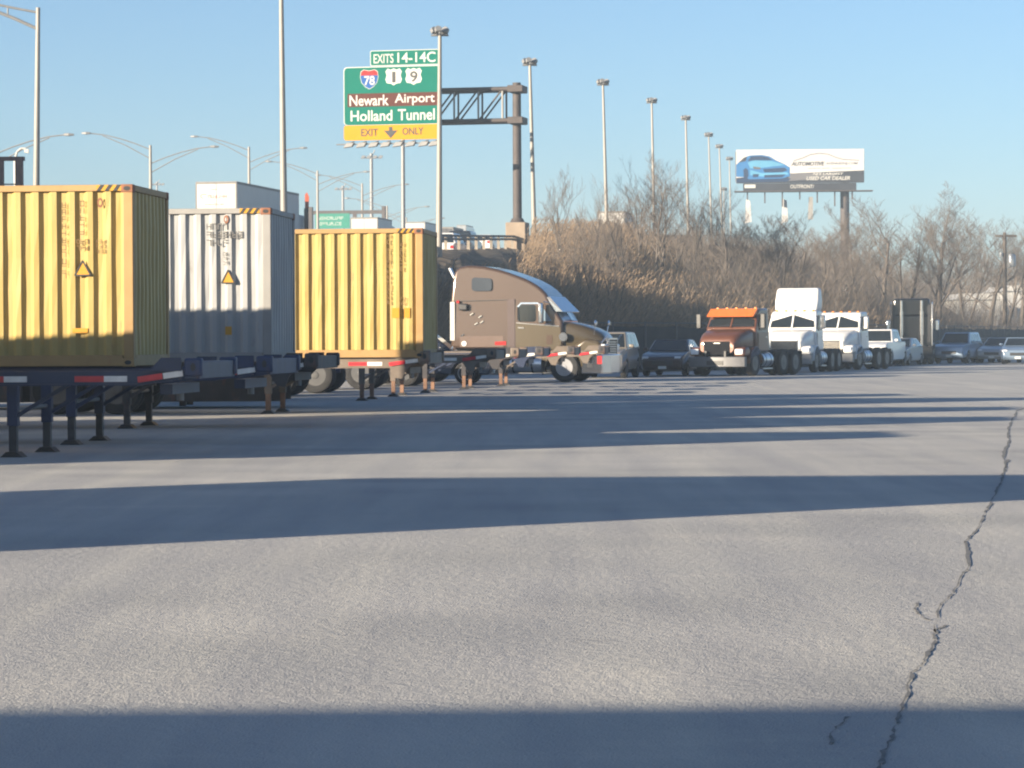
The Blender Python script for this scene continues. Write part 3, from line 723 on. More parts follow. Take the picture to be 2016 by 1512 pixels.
    if roof_fairing:
        rfz = roof_fairing
        f = MB(); f.loft([[(-1.0,-0.92,roof),(-1.0,0.92,roof),(back,1.0,roof),(back,-1.0,roof)],[(-1.18,-0.95,roof+0.45),(-1.18,0.95,roof+0.45),(back,1.03,roof+0.45),(back,-1.03,roof+0.45)],[(-1.42,-0.90,rfz),(-1.42,0.90,rfz),(back,0.98,rfz+0.02),(back,-0.98,rfz+0.02)]])
        f.build('roof_fairing', M, t, bevel=0.12, seg=4)
    if stacks:
        for s in (-1,1):
            st = MB().tube((back-0.18,s*0.55,0.9),(back-0.18,s*0.55,3.5),0.085,n=14); st.tube((back-0.18,s*0.55,1.6),(back-0.18,s*0.55,2.9),0.12,n=14)
            st.build('exhaust_stack', CHR, t, smooth=40)
    if extender:
        for s in (-1,1):
            MB().prism([(back-0.5,1.0),(back-0.5,2.2),(back-0.35,3.3),(back+0.9,3.45),(back+1.5,2.9),(back+1.7,1.0)], 'y', s*1.10, s*1.16).build('side_extender', extender if s < 0 else M, t, bevel=0.02)  # right panel paler, its lit look is put into the colour
            MB().box(back-0.03,back+0.0,s*0.95-0.1,s*0.95+0.1,1.2,3.2).build('rear_edge', BLACK, t)
    drive_gear(t, back-1.15, rim, ALU, (-1.75,-0.75))
    return t
# ---------------------------------------------------------------- the bronze sleeper tractor, side on
BRZ = pm('bronze_paint', (0.074, 0.046, 0.031), 0.30, 0.3, 0.05, 0.7, coat=0.7, dirt=(0.05,0.034,0.028), dscale=1.1, dthr=0.60)
GLD = pm('gold_paint', (0.066, 0.049, 0.026), 0.34, 0.2, 0.05, 0.7, coat=0.7, dirt=(0.052,0.038,0.024), dscale=1.1, dthr=0.62)
VIS = pm('visor_blue_grey', (0.20,0.27,0.36), 0.2, 0.3, 0.05, 2, coat=0.6)
def bronze_truck():
    p = gnd(1128, 752.5)
    yaw = math.radians(-15)
    t = thing('sleeper_truck', 'bronze tractor with tall sleeper cab parked side on behind the empty chassis', 'truck', (p.x, p.y+1.05, 0), yaw)
    hw = 1.16
    def cabwarp(x, y, z):
        k = 1 - 0.10*max(0, (z-2.5)/1.5)**1.5
        return (x, y*k, z)
    # sleeper and cab outline (x forward from the front axle, z up)
    out = [(-4.04,1.18),(-4.04,2.83),(-3.98,3.55),(-3.90,3.86),(-3.74,3.99),(-3.5,4.04),(-3.27,4.04),(-2.85,4.0),(-2.4,3.9),(-2.05,3.8),(-1.71,3.68),(-1.42,3.57),(-1.19,3.46),(-0.98,3.34),(-0.78,3.19),(-0.62,3.03),(-0.55,2.88),(-0.05,2.10),(-0.02,1.10)]
    cab = MB().prism(out, 'y', -hw, hw).warp(cabwarp).build('cab', BRZ, t, bevel=0.10, seg=4)
    def side_panel(name, poly, m, off, parent=t, both=True):
        for s in ((-1,1) if both else (-1,)):
            mb = MB()
            mb.prism(poly, 'y', hw*0.985, hw+off)
            mb.warp(lambda x,y,z: cabwarp(x,y,z)).warp(lambda x,y,z: (x, s*y, z)); o = mb.build(name, m, parent)
        return o
    # lower two-tone panels, door, gap between door and sleeper
    side_panel('door', [(-1.70,1.14),(-1.70,2.02),(-0.40,1.94),(-0.12,1.88),(-0.10,1.14)], GLD, 0.012)
    side_panel('door_upper', [(-1.70,2.03),(-1.70,2.82),(-1.20,2.84),(-0.72,2.74),(-0.24,2.02)], BRZ, 0.010)
    side_panel('cab_gap_shade', [(-2.00,1.16),(-2.00,2.86),(-1.74,2.86),(-1.74,1.16)], pm('dark_brown_gap',(0.06,0.038,0.036),0.6,0,0.1,3), 0.014)  # shaded gap drawn as a raised dark panel, shade in its colour
    side_panel('body_seam', [(-3.95,2.80),(-3.95,2.815),(-2.02,2.845),(-2.02,2.83)], BLACK, 0.012)
    def roundpoly(x0,x1,z0,z1,r,n=4):
        P = []
        for cx,cz,a0 in ((x1-r,z1-r,0),(x0+r,z1-r,90),(x0+r,z0+r,180),(x1-r,z0+r,270)):
            for k in range(n+1): a = math.radians(a0+90*k/n); P.append((cx+r*math.cos(a),cz+r*math.sin(a)))
        return P
    sw = [(x, z-0.10*max(0,(x+3.0))) if z > 3.3 else (x,z) for x,z in roundpoly(-3.28,-2.56,3.15,3.62,0.11)]
    w1 = side_panel('sleeper_window', sw, pm('window_grey',(0.045,0.05,0.055),0.12,0,0.1,2), 0.020)
    side_panel('door_window', roundpoly(-1.64,-0.98,2.08,2.66,0.10), GLS, 0.020)
    side_panel('window_trim', [(-1.66,2.60),(-1.52,2.74),(-0.90,2.74),(-0.90,2.69),(-1.50,2.69),(-1.60,2.58)], CHR, 0.024)
    side_panel('quarter_window', [(-0.90,2.10),(-0.90,2.66),(-0.80,2.66),(-0.42,2.10)], GLSL, 0.020)
    side_panel('belt_molding', [(-1.68,2.03),(-1.68,2.06),(-0.16,1.93),(-0.16,1.90)], CHR, 0.024)
    side_panel('rear_extender', [(-4.05,1.45),(-4.05,2.78),(-3.89,2.78),(-3.89,1.45)], SWHT, 0.014)
    side_panel('red_sticker', [(-2.45,1.28),(-2.45,1.40),(-2.05,1.42),(-2.05,1.28)], SRED, 0.016, both=False)
    side_panel('luggage_door', [(-3.70,1.22),(-3.70,1.60),(-2.15,1.60),(-2.15,1.22)], pm('dark_bronze',(0.10,0.068,0.055),0.4,0.3,0.1,2), 0.010)
    side_panel('door_step_box', roundpoly(-0.62,-0.40,1.30,1.62,0.05), BRZ, 0.02)
    side_panel('handle', [(-1.62,1.86),(-1.62,1.90),(-1.40,1.89),(-1.40,1.85)], CHR, 0.04)
    for x, z in ((-3.28,2.35),(-2.98,2.26),(-3.12,2.02),(-2.92,2.08),(-3.62,1.62)):
        MB().beam((x-0.05,-hw-0.012,z-0.03),(x+0.06,-hw-0.012,z+0.04),0.02,0.035).build('highlight_speck', CHR, t)  # highlights on the sleeper side, put in as small chrome pieces
    rl = MB().lathe([(0.055,-0.03),(0.055,0.03)], (-3.76,-hw-0.02,2.78), 'y', 12).build('marker_lamp', SRED, t)
    MB().box(-3.72,-3.40,-hw-0.10,-hw,2.48,2.72).build('side_camera', BLACK, t, bevel=0.05)
    MB().lathe([(0.09,-0.02),(0.09,0.02)], (-3.55,-hw-0.01,1.34), 'y', 14).build('fuel_cap', ALU, t)
    # roof wind deflector tips
    for s in (-1,1): MB().beam((-3.95,s*0.9,3.62),(-4.12,s*0.9,3.95),0.25,0.05).build('trim_tab', ALU, t)
    # windshield and visor
    for s in (-1,1):
        q = MB(); q.add([(-0.02,s*0.03,2.14),(-0.10,s*1.02,2.14),(-0.50,s*0.98,2.76),(-0.44,s*0.03,2.76)], [(0,1,2,3)]); q.build('windshield', GLSL, t)
    MB().add([(-0.60,-1.08,2.95),(-0.52,1.08,2.95),(0.02,1.05,2.42),(-0.06,-1.10,2.42),(-0.60,-1.08,2.90),(-0.52,1.08,2.90),(-0.02,1.05,2.40),(-0.10,-1.10,2.40)],
             [(0,1,2,3),(4,5,6,7),(0,1,5,4),(1,2,6,5),(2,3,7,6),(3,0,4,7)]).build('visor', VIS, t)
    MB().add([(-0.66,-1.12,2.92),(-0.50,-1.13,2.92),(-0.06,-1.125,2.43),(-0.36,-1.125,2.42)], [(0,1,2,3)]).build('visor_cheek', CHR, t)
    for k in range(3): MB().box(-0.86-k*0.05,-0.78-k*0.05,-1.0+k*0.5,-0.9+k*0.5,2.93+k*0.1,3.0+k*0.1).build('marker_lamp', AMB, t)
    # hood and fenders
    h = MB(); h.loft([rrect(1.02,1.05,2.08,0.16,-0.12),rrect(1.0,1.02,2.05,0.2,0.15),rrect(0.96,1.0,1.96,0.24,0.55),rrect(0.88,0.98,1.84,0.26,0.90),rrect(0.78,0.95,1.68,0.26,1.20),rrect(0.70,0.95,1.45,0.2,1.38)])
    h.build('hood', GLD, t, smooth=45)
    for s in (-1,1):
        pts = [(0.70*math.cos(PI*k/12),0.52+0.70*math.sin(PI*k/12)) for k in range(13)]; ins = [(0.60*math.cos(PI*k/12),0.52+0.60*math.sin(PI*k/12)) for k in range(13)]
        MB().prism(pts+ins[::-1], 'y', s*0.72, s*1.22).build('fender', GLD, t, bevel=0.04)
        MB().prism([(0.50,0.98),(0.30,1.22),(0.70,1.50),(1.25,1.42),(1.40,0.98)], 'y', s*0.68, s*1.14).build('fender_crown', GLD, t, bevel=0.12, seg=4)
        MB().prism([(-0.10,1.10),(-0.10,1.30),(-0.42,1.12),(-0.80,0.80),(-0.70,0.70)], 'y', s*0.9, s*1.2).build('cab_step_fairing', GLD, t, bevel=0.03)
        MB().lathe([(0.15,-0.06),(0.15,0.04)], (-0.02,s*1.15,1.55), 'y', 16).build('air_cleaner', CHR, t, smooth=40)
        m = MB().box(-0.80,-0.66,s*1.46-0.13,s*1.46+0.13,2.02,2.72).build('mirror', CHR, t, bevel=0.04)
        MB().path([(-0.5,s*1.1,2.72),(-0.66,s*1.4,2.76)],0.02).build('mirror_bracket', CHR, m); MB().path([(-0.4,s*1.1,2.0),(-0.62,s*1.4,1.98)],0.02).build('mirror_bracket', CHR, m)
        hm = MB().tube((1.0,s*0.95,1.62),(1.06,s*1.0,1.95),0.014,n=6); hm.lathe([(0.10,-0.02),(0.11,0.0),(0.06,0.05)], (1.07,s*1.0,2.02), 'x', 12); hm.build('hood_mirror', CHR, t)
        MB().box(1.22,1.44,s*0.93-0.18,s*0.93+0.18,1.05,1.30).build('headlight', LAMP, t, bevel=0.05)
        MB().path([(1.20,s*1.05,1.05),(1.30,s*1.1,1.35),(1.52,s*1.0,1.62)],0.022).build('bumper_guide', CHR, t)
    g = MB().box(1.33,1.43,-0.6,0.6,0.9,1.45).build('grille', BLACK, t, bevel=0.03)
    for k in range(6): MB().box(1.42,1.45,-0.56,0.56,0.96+k*0.08,0.985+k*0.08).build('grille_bar', CHR, g)
    MB().box(1.30,1.46,-0.66,-0.60,0.86,1.50).box(1.30,1.46,0.60,0.66,0.86,1.50).box(1.30,1.46,-0.60,0.60,1.45,1.51).build('grille_surround', CHR, g)
    bp = MB().prism([(0.62,-1.21),(1.35,-1.21),(1.58,-0.85),(1.64,0),(1.58,0.85),(1.35,1.21),(0.62,1.21)], 'z', 0.30, 0.95).build('bumper', CHR, t, bevel=0.03)
    MB().box(1.17,1.345,-1.215,-1.205,0.62,0.90).build('red_tag', SRED, bp)
    for k in range(4): MB().box(0.82+k*0.05,0.845+k*0.05,-1.216,-1.208,0.50,0.86).build('bumper_louvre', BLACK, bp)
    drive_gear(t, -5.2, RIM_C, ALU, (-2.15,-0.80))
    for s in (-1,1):
        rf = MB(); pts = [(-5.2+0.68*math.cos(PI*k/12),0.60+0.72*math.sin(PI*k/12)) for k in range(13)]; ins = [(-5.2+0.62*math.cos(PI*k/12),0.60+0.66*math.sin(PI*k/12)) for k in range(13)]
        rf.prism(pts+ins[::-1], 'y', s*0.6, s*1.22); rf.build('rear_fender', BRZ, t)
    for o in t.children:
        if o.name.startswith('wheel') and o.location.x == 0:
            obj('hand_holes', RIM_H, o)
    return t
bronze_truck()

# ---------------------------------------------------------------- vehicles along the fence
def park(fn, px, py, heading, *a, back=0.0, **k):
    """stand a vehicle so that the ground point under its nose is at a pixel; heading in degrees, 0 = towards the camera, + = nose turned to the right"""
    p = gnd(px, py); ang = -PI/2 + math.radians(heading)
    loc = (p.x - back*math.cos(ang), p.y - back*math.sin(ang), 0)
    return fn(a[0], a[1], *a[2:], loc, ang, **k) if False else fn(*a, loc, ang, **k)
NAVY = paint('dark_navy_paint', (0.018,0.022,0.035)); MAROON = paint('dark_plum_paint', (0.035,0.016,0.018)); SILV = paint('silver_paint', (0.30,0.31,0.32)); TANP = paint('champagne_paint', (0.26,0.23,0.19))
ORG = paint('orange_brown_paint', (0.115,0.043,0.022), 0.2, 0.4); WTR = paint('truck_white', (0.66,0.655,0.64), 0.0, 0.35); BLKP = paint('truck_black', (0.006,0.006,0.0075), 0.2, 0.3); BLUP = paint('pale_blue_paint', (0.20,0.27,0.36)); WCAR = paint('white_car_paint', (0.60,0.60,0.60), 0, 0.3)
ORL = pm('orange_visor', (0.50,0.13,0.025), 0.4, 0, 0.05, 3)
p = gnd(840, 754); car('parked_car', 'dark car mostly hidden behind the empty chassis left of the bronze truck', 'car', (p.x, 96.6, 0), math.radians(-6), NAVY, 'suv', 'cars parked in the yard')
def park_car(kind, label, px, py, hd, M, cat='car', back=2.3):
    p = gnd(px, py); ang = -PI/2 + math.radians(hd)
    return car('parked_car' if cat == 'car' else ('parked_'+cat).replace(' ', '_'), label, cat, (p.x-back*math.cos(ang), p.y-back*math.sin(ang), 0), ang, M, kind, 'cars parked in the yard')
park_car('suv', 'champagne SUV right beside the bronze truck\'s chrome bumper', 1180, 745, -11, TANP)
park_car('sedan', 'dark plum sedan between the champagne SUV and the orange truck', 1304, 741, -13, MAROON)
def park_truck(label, px, py, hd, M, **k):
    p = gnd(px, py); ang = -PI/2 + math.radians(hd); b = 1.3
    return tractor('day_cab_truck', label, (p.x-b*math.cos(ang), p.y-b*math.sin(ang), 0), ang, M, **k)
park_truck('orange-brown day cab truck with black grille', 1408, 741, -27, ORG, visor=ORL, grille='plain', bumper=pm('dull_bumper',(0.13,0.13,0.135),0.5,0.3))
park_truck('white day cab truck with tall white roof fairing', 1542, 734, -19, WTR, roof_fairing=3.62)
park_truck('white day cab truck without fairing, right of the tall white one', 1628, 729, -24, WTR)
park_car('pickup', 'white pickup behind the low white truck', 1712, 722, -18, WCAR, 'pickup truck', 2.8)
park_car('sedan', 'silver sedan squeezed between white pickup and black truck', 1752, 720, -20, SILV)
p = gnd(1792, 718); ang = PI/2 - math.radians(9)
tractor('sleeper_truck', 'black sleeper truck seen from behind with two polished exhaust stacks', (p.x+7.2*math.cos(ang), p.y+7.2*math.sin(ang), 0), ang, BLKP, roof_fairing=3.6, sleeper=1.6, stacks=True, extender=SILV)
park_car('suv', 'dark blue SUV just right of the black truck', 1868, 716, -22, BLUP)
park_car('sedan', 'small dark sedan, second car right of the black truck', 1918, 714, -20, NAVY)
park_car('sedan', 'silver sedan, third car right of the black truck', 1952, 715, -22, SILV)
park_car('sedan', 'pale blue sedan at the right edge of the view', 2004, 717, -12, BLUP)
park_car('pickup', 'white pickup far behind the cars at the right edge', 2010, 702, 60, WCAR, 'pickup truck', 2.5)
# ---------------------------------------------------------------- highway: guard rail, gantry, signs, lamp posts, traffic
def crest(s): return bank(s, 1.0)
# guard rail on the crest
gr = thing('guardrail', 'dark steel guardrail along the highway edge above the bronze truck', 'guardrail', (0,0,0))
GRM = pm('guardrail_steel', (0.10,0.10,0.105), 0.6, 0.2, 0.25, 2); GRP = pm('guardrail_post', (0.30,0.26,0.21), 0.8, 0, 0.2, 3)
pts = [crest(1.0+k*0.02) for k in range(0, 185)]
acc = 0; last = None
POSTM = MB().box(-0.08,0.08,-0.08,0.08,-0.3,0.72).mesh('guardrail_post', GRP)
stp = []
for a, b in zip(pts[:-1], pts[1:]):
    acc += (b-a).length
    if acc > 1.9: obj('post', POSTM, gr, (a.x, a.y, a.z)); acc = 0; stp.append(a)
w = MB()
for a, b in zip(stp[:-1], stp[1:]):
    for z in (0.55, 0.72): w.beam(a+Vector((0,-0.1,z)), b+Vector((0,-0.1,z)), 0.05, 0.13)
w.build('rail', GRM, gr)
# concrete parapet further along
pa = thing('parapet', 'dark concrete parapet on the highway edge behind the bare trees', 'wall', (0,0,0))
DCON = pm('dark_concrete', (0.10,0.095,0.09), 0.9, 0, 0.2, 1)
for k in range(26):
    a = crest(4.75+k*0.08); b = crest(4.75+k*0.08+0.0795)
    MB().beam(a+Vector((0,0,0.45)), b+Vector((0,0,0.45)), 0.3, 1.15).build('wall_segment', DCON, pa)

# ---- overhead sign gantry
YG = 172.0; KG = F/YG
gz = zroad(YG)
base = at(1019, 488, YG)
ga = thing('sign_gantry', 'dark steel truss gantry reaching left over the highway from a concrete footing', 'gantry', (base.x, base.y, 0), math.radians(-12))
b0 = base.z
MB().box(-0.6,0.6,-0.6,0.6,b0-2.2,b0+1.5).build('concrete_footing', CONC, ga, bevel=0.04)
top = at(1012, 163, YG).z
cl = MB().tube((0,0,b0+1.5),(0,0,top),0.27,0.25,18).build('column', GANT, ga, smooth=40)
MB().tube((0,0,b0+1.5),(0,0,b0+1.75),0.46,0.33,18).build('base_plate', GANT, ga)
zt, zb = at(1000, 176, YG).z, at(1000, 238, YG).z
for z in (zt, zb):
    for y in (-0.55, 0.55): MB().tube((-10.4,y,z),(0.42,y,z),0.135,n=12).build('truss_chord', GANT, ga, smooth=40)
    MB().box(-0.42,0.5,-0.75,0.75,z-0.2,z+0.2).build('chord_clamp', GANT, ga, bevel=0.03)
x = -0.5; k = 0
while x > -8.9:
    for y in (-0.55,0.55):
        MB().tube((x-0.25,y,zb),(x-0.25,y,zt),0.06,n=8).build('truss_post', POLE if y < 0 else GANT, ga)
        MB().tube((x-0.25,y,zt),(x-1.72,y,zb),0.055,n=8).build('truss_diagonal', GANT, ga)
    x -= 1.47; k += 1
# sign panel hung on the gantry
def pxl(px): return (px-677)/KG
def pyl(py): return (277-py)/KG
so_ = at(677, 277, YG-1.2)
sg = thing('highway_sign', 'green and yellow overhead sign reading Newark Airport Holland Tunnel', 'road sign', so_, math.radians(-12))
Wd = pxl(872)
def rr(x0,x1,z0,z1,r,n=4):
    P = []
    for cx,cz,a0 in ((x1-r,z1-r,0),(x0+r,z1-r,90),(x0+r,z0+r,180),(x1-r,z0+r,270)):
        for k in range(n+1): a = math.radians(a0+90*k/n); P.append((cx+r*math.cos(a),cz+r*math.sin(a)))
    return P
bd = MB().prism(rr(0,Wd,pyl(248),pyl(134),0.22), 'y', 0.0, 0.06).build('green_panel', SWHT, sg)
MB().prism(rr(0.05,Wd-0.05,pyl(248)+0.03,pyl(134)-0.05,0.2), 'y', -0.006, 0.0).build('panel_face', SGRN, bd)
yb = MB().prism(rr(0,Wd+0.03,0,pyl(247.5),0.16), 'y', 0.0, 0.06).build('yellow_panel', SYEL, sg)
tb = MB().prism(rr(pxl(731),pxl(872),pyl(133),pyl(103),0.1), 'y', 0.0, 0.06).build('exit_tab', SWHT, sg)
MB().prism(rr(pxl(731)+0.04,pxl(872)-0.04,pyl(133)+0.04,pyl(103)-0.04,0.08), 'y', -0.006, 0.0).build('tab_face', SGRN, tb)
MB().prism(rr(pxl(685),Wd-0.14,pyl(212),pyl(186),0.05), 'y', -0.012, -0.006).build('brown_panel', SBRN, bd)
def lettering(parent, txt, px0, px1, py0, py1, m, bold=0.012, y=-0.015):
    me = text_mesh('lettering', txt, m, (px1-px0)/KG, (py1-py0)/KG, bold)
    return obj('lettering', me, parent, (pxl(px0), y, pyl(py1)))
lettering(tb, 'EXITS', 738, 778, 110, 128, SWHT)
lettering(tb, '14-14C', 786, 862, 108, 128, SWHT)
lettering(bd, 'Newark', 689, 768, 189, 210, SWHT, 0.016, -0.02)
lettering(bd, 'Airport', 780, 860, 188, 211, SWHT, 0.016, -0.02)
lettering(bd, 'Holland', 691, 775, 219, 240, SWHT, 0.016)
lettering(bd, 'Tunnel', 786, 860, 218, 240, SWHT, 0.016)
lettering(yb, 'EXIT', 712, 746, 255, 269, BLACK, 0.012)
lettering(yb, 'ONLY', 795, 837, 254, 268, BLACK, 0.012)
ar = MB().add([(pxl(768),-0.012,pyl(252)),(pxl(775),-0.012,pyl(252)),(pxl(775),-0.012,pyl(262)),(pxl(768),-0.012,pyl(262))], [(0,1,2,3)])
ar.add([(pxl(758),-0.013,pyl(259)),(pxl(785),-0.013,pyl(259)),(pxl(771.5),-0.013,pyl(274))], [(0,1,2)]); ar.build('arrow', BLACK, yb)
def shield(parent, cx, cz, s, kind):
    if kind == 'us':
        P = [(-0.5,0.32),(-0.36,0.5),(-0.18,0.42),(0,0.5),(0.18,0.42),(0.36,0.5),(0.5,0.32),(0.42,0.1),(0.5,-0.15),(0.42,-0.36),(0.16,-0.40),(0,-0.5),(-0.16,-0.40),(-0.42,-0.36),(-0.5,-0.15),(-0.42,0.1)]
        return MB().prism([(cx+x*s,cz+z*s) for x,z in P], 'y', -0.014, -0.006).build('route_shield', SWHT, parent)
    P = [(-0.46,0.40),(-0.3,0.5),(0,0.44),(0.3,0.5),(0.46,0.40),(0.5,0.1),(0.42,-0.2),(0.22,-0.42),(0,-0.54),(-0.22,-0.42),(-0.42,-0.2),(-0.5,0.1)]
    o = MB().prism([(cx+x*s*1.06,cz+z*s*1.06) for x,z in P], 'y', -0.012, -0.006).build('route_shield', SWHT, parent)
    MB().prism([(cx+x*s,cz+z*s) for x,z in P], 'y', -0.016, -0.012).build('shield_face', SBLU, o)
    MB().prism([(cx+x*s,cz+z*s) for x,z in [(-0.46,0.40),(-0.3,0.5),(0,0.44),(0.3,0.5),(0.46,0.40),(0.49,0.2),(-0.49,0.2)]], 'y', -0.02, -0.016).build('shield_band', SRED, o)
    return o
shield(bd, pxl(729), pyl(158), 35/KG, 'i'); shield(bd, pxl(778), pyl(155), 33/KG, 'us'); shield(bd, pxl(818), pyl(155), 33/KG, 'us')
lettering(bd, '78', 719, 740, 152, 170, SWHT, 0.02, -0.024)
lettering(bd, '1', 775, 782, 145, 166, BLACK, 0.02, -0.018)
lettering(bd, '9', 811, 826, 145, 166, BLACK, 0.02, -0.018)
# lamp rail under the sign
lr = MB().tube((pxl(672),-1.1,pyl(287)),(pxl(874),-1.1,pyl(287)),0.04,n=8)
lr.build('lamp_rail', GALV, sg)
for px in (697,722,746,770,795,820,846,866):
    MB().prism([(pxl(px)-0.32,pyl(294)),(pxl(px)+0.2,pyl(292)),(pxl(px)+0.34,pyl(284)),(pxl(px)-0.1,pyl(284))], 'y', -1.25, -0.95).build('sign_lamp', GALV, sg, bevel=0.02)
    MB().beam((pxl(px),-1.1,pyl(285)),(pxl(px),0.1,pyl(279)),0.05,0.05).build('lamp_bracket', GALV, sg)
for px in (700, 770, 840): MB().box(pxl(px)-0.06,pxl(px)+0.06,0.06,0.5,0.1,pyl(140)).build('hanger', GANT, sg)

# ---- lamp posts
def flood_pole(label, pxb, pyt, Y, pxt=None, r=0.17, big=1.0):
    b = at(pxb, 470, Y); t = at(pxt or pxb, pyt, Y)
    zb = zroad(Y)-0.6 if Y > 135 else 0
    o = thing('lamp_post', label, 'lamp post', (b.x, b.y, zb), 0, 'tall lamp posts along the highway')
    hgt = t.z - zb; dx = t.x - b.x
    MB().tube((0,0,0),(0,0,hgt),r,r*0.55,14).warp(lambda x,y,z: (x+dx*z/hgt,y,z)).build('pole', POLE, o, smooth=40)
    MB().tube((0,0,0),(0,0,0.12),r*1.9,n=12).build('base_plate', GALV, o)
    if pyt > 0:
        h = MB().tube((dx,-0.9,hgt-0.15),(dx,0.9,hgt-0.15),0.05,n=8).tube((dx-0.45,0,hgt-0.2),(dx+0.45,0,hgt-0.2),0.05,n=8); h.build('crossarm', GALV, o)
        for xx, yy, rz in ((-0.42,-0.3,0.5),(0.40,-0.35,-0.5),(-0.1,-0.85,0.2),(0.15,0.85,2.8),(-0.30,0.4,2.2),(0.34,0.45,-2.3)):
            f = MB().prism([(-0.22,-0.20),(0.22,-0.20),(0.26,0.16),(0.0,0.30),(-0.26,0.16)], 'y', -0.16, 0.18).build('floodlight', GALV, o, bevel=0.03)
            f.scale = (0.68,0.68,0.68); f.location = (dx+xx*0.7, yy*0.8, hgt+0.02); f.rotation_euler = (-0.5, 0, rz)
    return o
flood_pole('tall pole above the grey container, cut off by the top edge', 560, -60, 146, 553, 0.19)
flood_pole('tall lamp post overlapping the right end of the green highway sign', 864, 62, 149, 866, 0.17)
flood_pole('tall lamp post just right of the gantry column', 1053, 122, 180, 1043, 0.16)
flood_pole('first tall lamp post right of the gantry that rises from the bare trees', 1196, 162, 216, 1187, 0.15)
flood_pole('second tall lamp post rising from the bare trees', 1289, 198, 250, 1283, 0.15)
flood_pole('third tall lamp post rising from the bare trees', 1356, 232, 281, 1350, 0.15)
flood_pole('fourth tall lamp post rising from the bare trees', 1402, 265, 312, 1395, 0.13)
flood_pole('thin lamp post third left of the billboard', 1423, 288, 345, 1416, 0.13)
flood_pole('thin lamp post second left of the billboard', 1440, 312, 380, 1436, 0.13)
flood_pole('short thin lamp post immediately left of the billboard', 1427, 372, 420, 1425, 0.13)
def arm_pole(label, px, pyt, Y, arm=5.0, rise=1.0, left=True, right=True, drop=0.75):
    t = at(px, pyt, Y); zb = min(zroad(Y), t.z-6)
    o = thing('lamp_post', label, 'lamp post', (t.x, t.y, zb), 0, 'twin-arm lamp posts in the highway median')
    h = t.z - zb
    MB().tube((0,0,0),(0,0,h),0.17,0.11,10).build('pole', POLE, o, smooth=40)
    for s in ((-1,) if left else ()) + ((1,) if right else ()):
        z0 = h-0.35 if s < 0 else h-1.5
        up = [Vector((s*arm*f, 0, z0 + rise*1.6*(1-(1-f)**1.6)*0.85)) for f in (0,0.25,0.5,0.75,1.0)]
        lo = [Vector((0,0,z0-drop)), Vector((s*arm*0.4,0,z0+rise*0.35)), Vector((s*arm*0.78,0,up[3].z-0.05))]
        MB().path(up, 0.05, 6).path(lo, 0.045, 6).build('arm', GALV, o)
        e = up[-1]
        MB().loft([rrect(0.12,e.z-0.08,e.z+0.08,0.03,e.x-0.1*s),rrect(0.17,e.z-0.1,e.z+0.1,0.04,e.x+0.25*s),rrect(0.08,e.z-0.06,e.z+0.06,0.02,e.x+0.6*s)]).build('lamp_head', GALV, o)
    return o
arm_pole('twin-arm lamp post cut off by the left edge', -12, 262, 203, 5.0)
arm_pole('nearest whole twin-arm lamp post, above the left yellow container', 296, 286, 237)
arm_pole('twin-arm lamp post behind the white highway trailer', 490, 289, 278)
arm_pole('twin-arm lamp post between the white trailer and the small green sign', 625, 336, 310)
arm_pole('twin-arm lamp post over the small green sign', 713, 361, 345)
arm_pole('twin-arm lamp post below the green sign\'s left half', 762, 405, 380)
arm_pole('faint twin-arm lamp post left of the pole at the green sign', 800, 428, 420)
# left tall lamp post with truss arm
p = at(70, 470, 148); t = at(75, 15, 148); zb = zroad(148)-0.5
o = thing('lamp_post', 'tall lamp post with double-bar arm at the top left corner', 'lamp post', (p.x, p.y, zb), 0)
h = t.z-zb; dx = t.x-p.x
MB().tube((0,0,0),(0,0,h),0.19,0.11,14).warp(lambda x,y,z: (x+dx*z/h,y,z)).build('pole', POLE, o, smooth=40)
MB().path([(dx,0,h-0.25),(dx-1.2,0,h-0.02),(dx-3.2,0,h+0.4)],0.06,8).path([(dx,0,h-1.1),(dx-1.2,0,h-0.55),(dx-3.2,0,h+0.25)],0.085,8).tube((dx-1.55,0,h),(dx-1.55,0,h-0.4),0.04).build('arm', GALV, o)
MB().loft([rrect(0.12,h+0.28,h+0.44,0.03,dx-3.1),rrect(0.2,h+0.25,h+0.48,0.04,dx-3.5),rrect(0.1,h+0.3,h+0.42,0.02,dx-3.9)]).build('lamp_head', GALV, o)
# plain masts seen under the sign
def mast(label, px, pyt, Y, head, r=0.2):
    t = at(px, pyt, Y); o = thing('light_mast', label, 'mast', (t.x, t.y, 0), 0, 'high light masts far behind the highway')
    MB().tube((0,0,0),(0,0,t.z),r*1.3,r,10).build('pole', GALV, o, smooth=40)
    if head:
        MB().tube((-1.3,0,t.z-0.6),(1.3,0,t.z-0.6),0.1,n=8).tube((0,0,t.z-0.6),(0.5,0,t.z+0.5),0.08,n=8).build('crossarm', GALV, o)
        for x in (-1.2,-0.4,0.5,1.3): MB().prism([(x-0.35,t.z-0.75),(x+0.2,t.z-0.75),(x+0.4,t.z-0.35),(x-0.1,t.z-0.3)], 'y', -0.3, 0.3).build('floodlight', GALV, o)
mast('grey mast standing directly below the EXIT ONLY band, no head visible', 793, 250, 260, False, 0.17)
mast('mast with floodlight crossarm left of the plain grey mast', 731, 302, 420, True, 0.24)
mast('smaller mast with floodlight crossarm above the small green sign', 675, 366, 520, True, 0.24)
mast('tiny distant mast above the right end of the left yellow container', 309, 358, 640, True, 0.2)

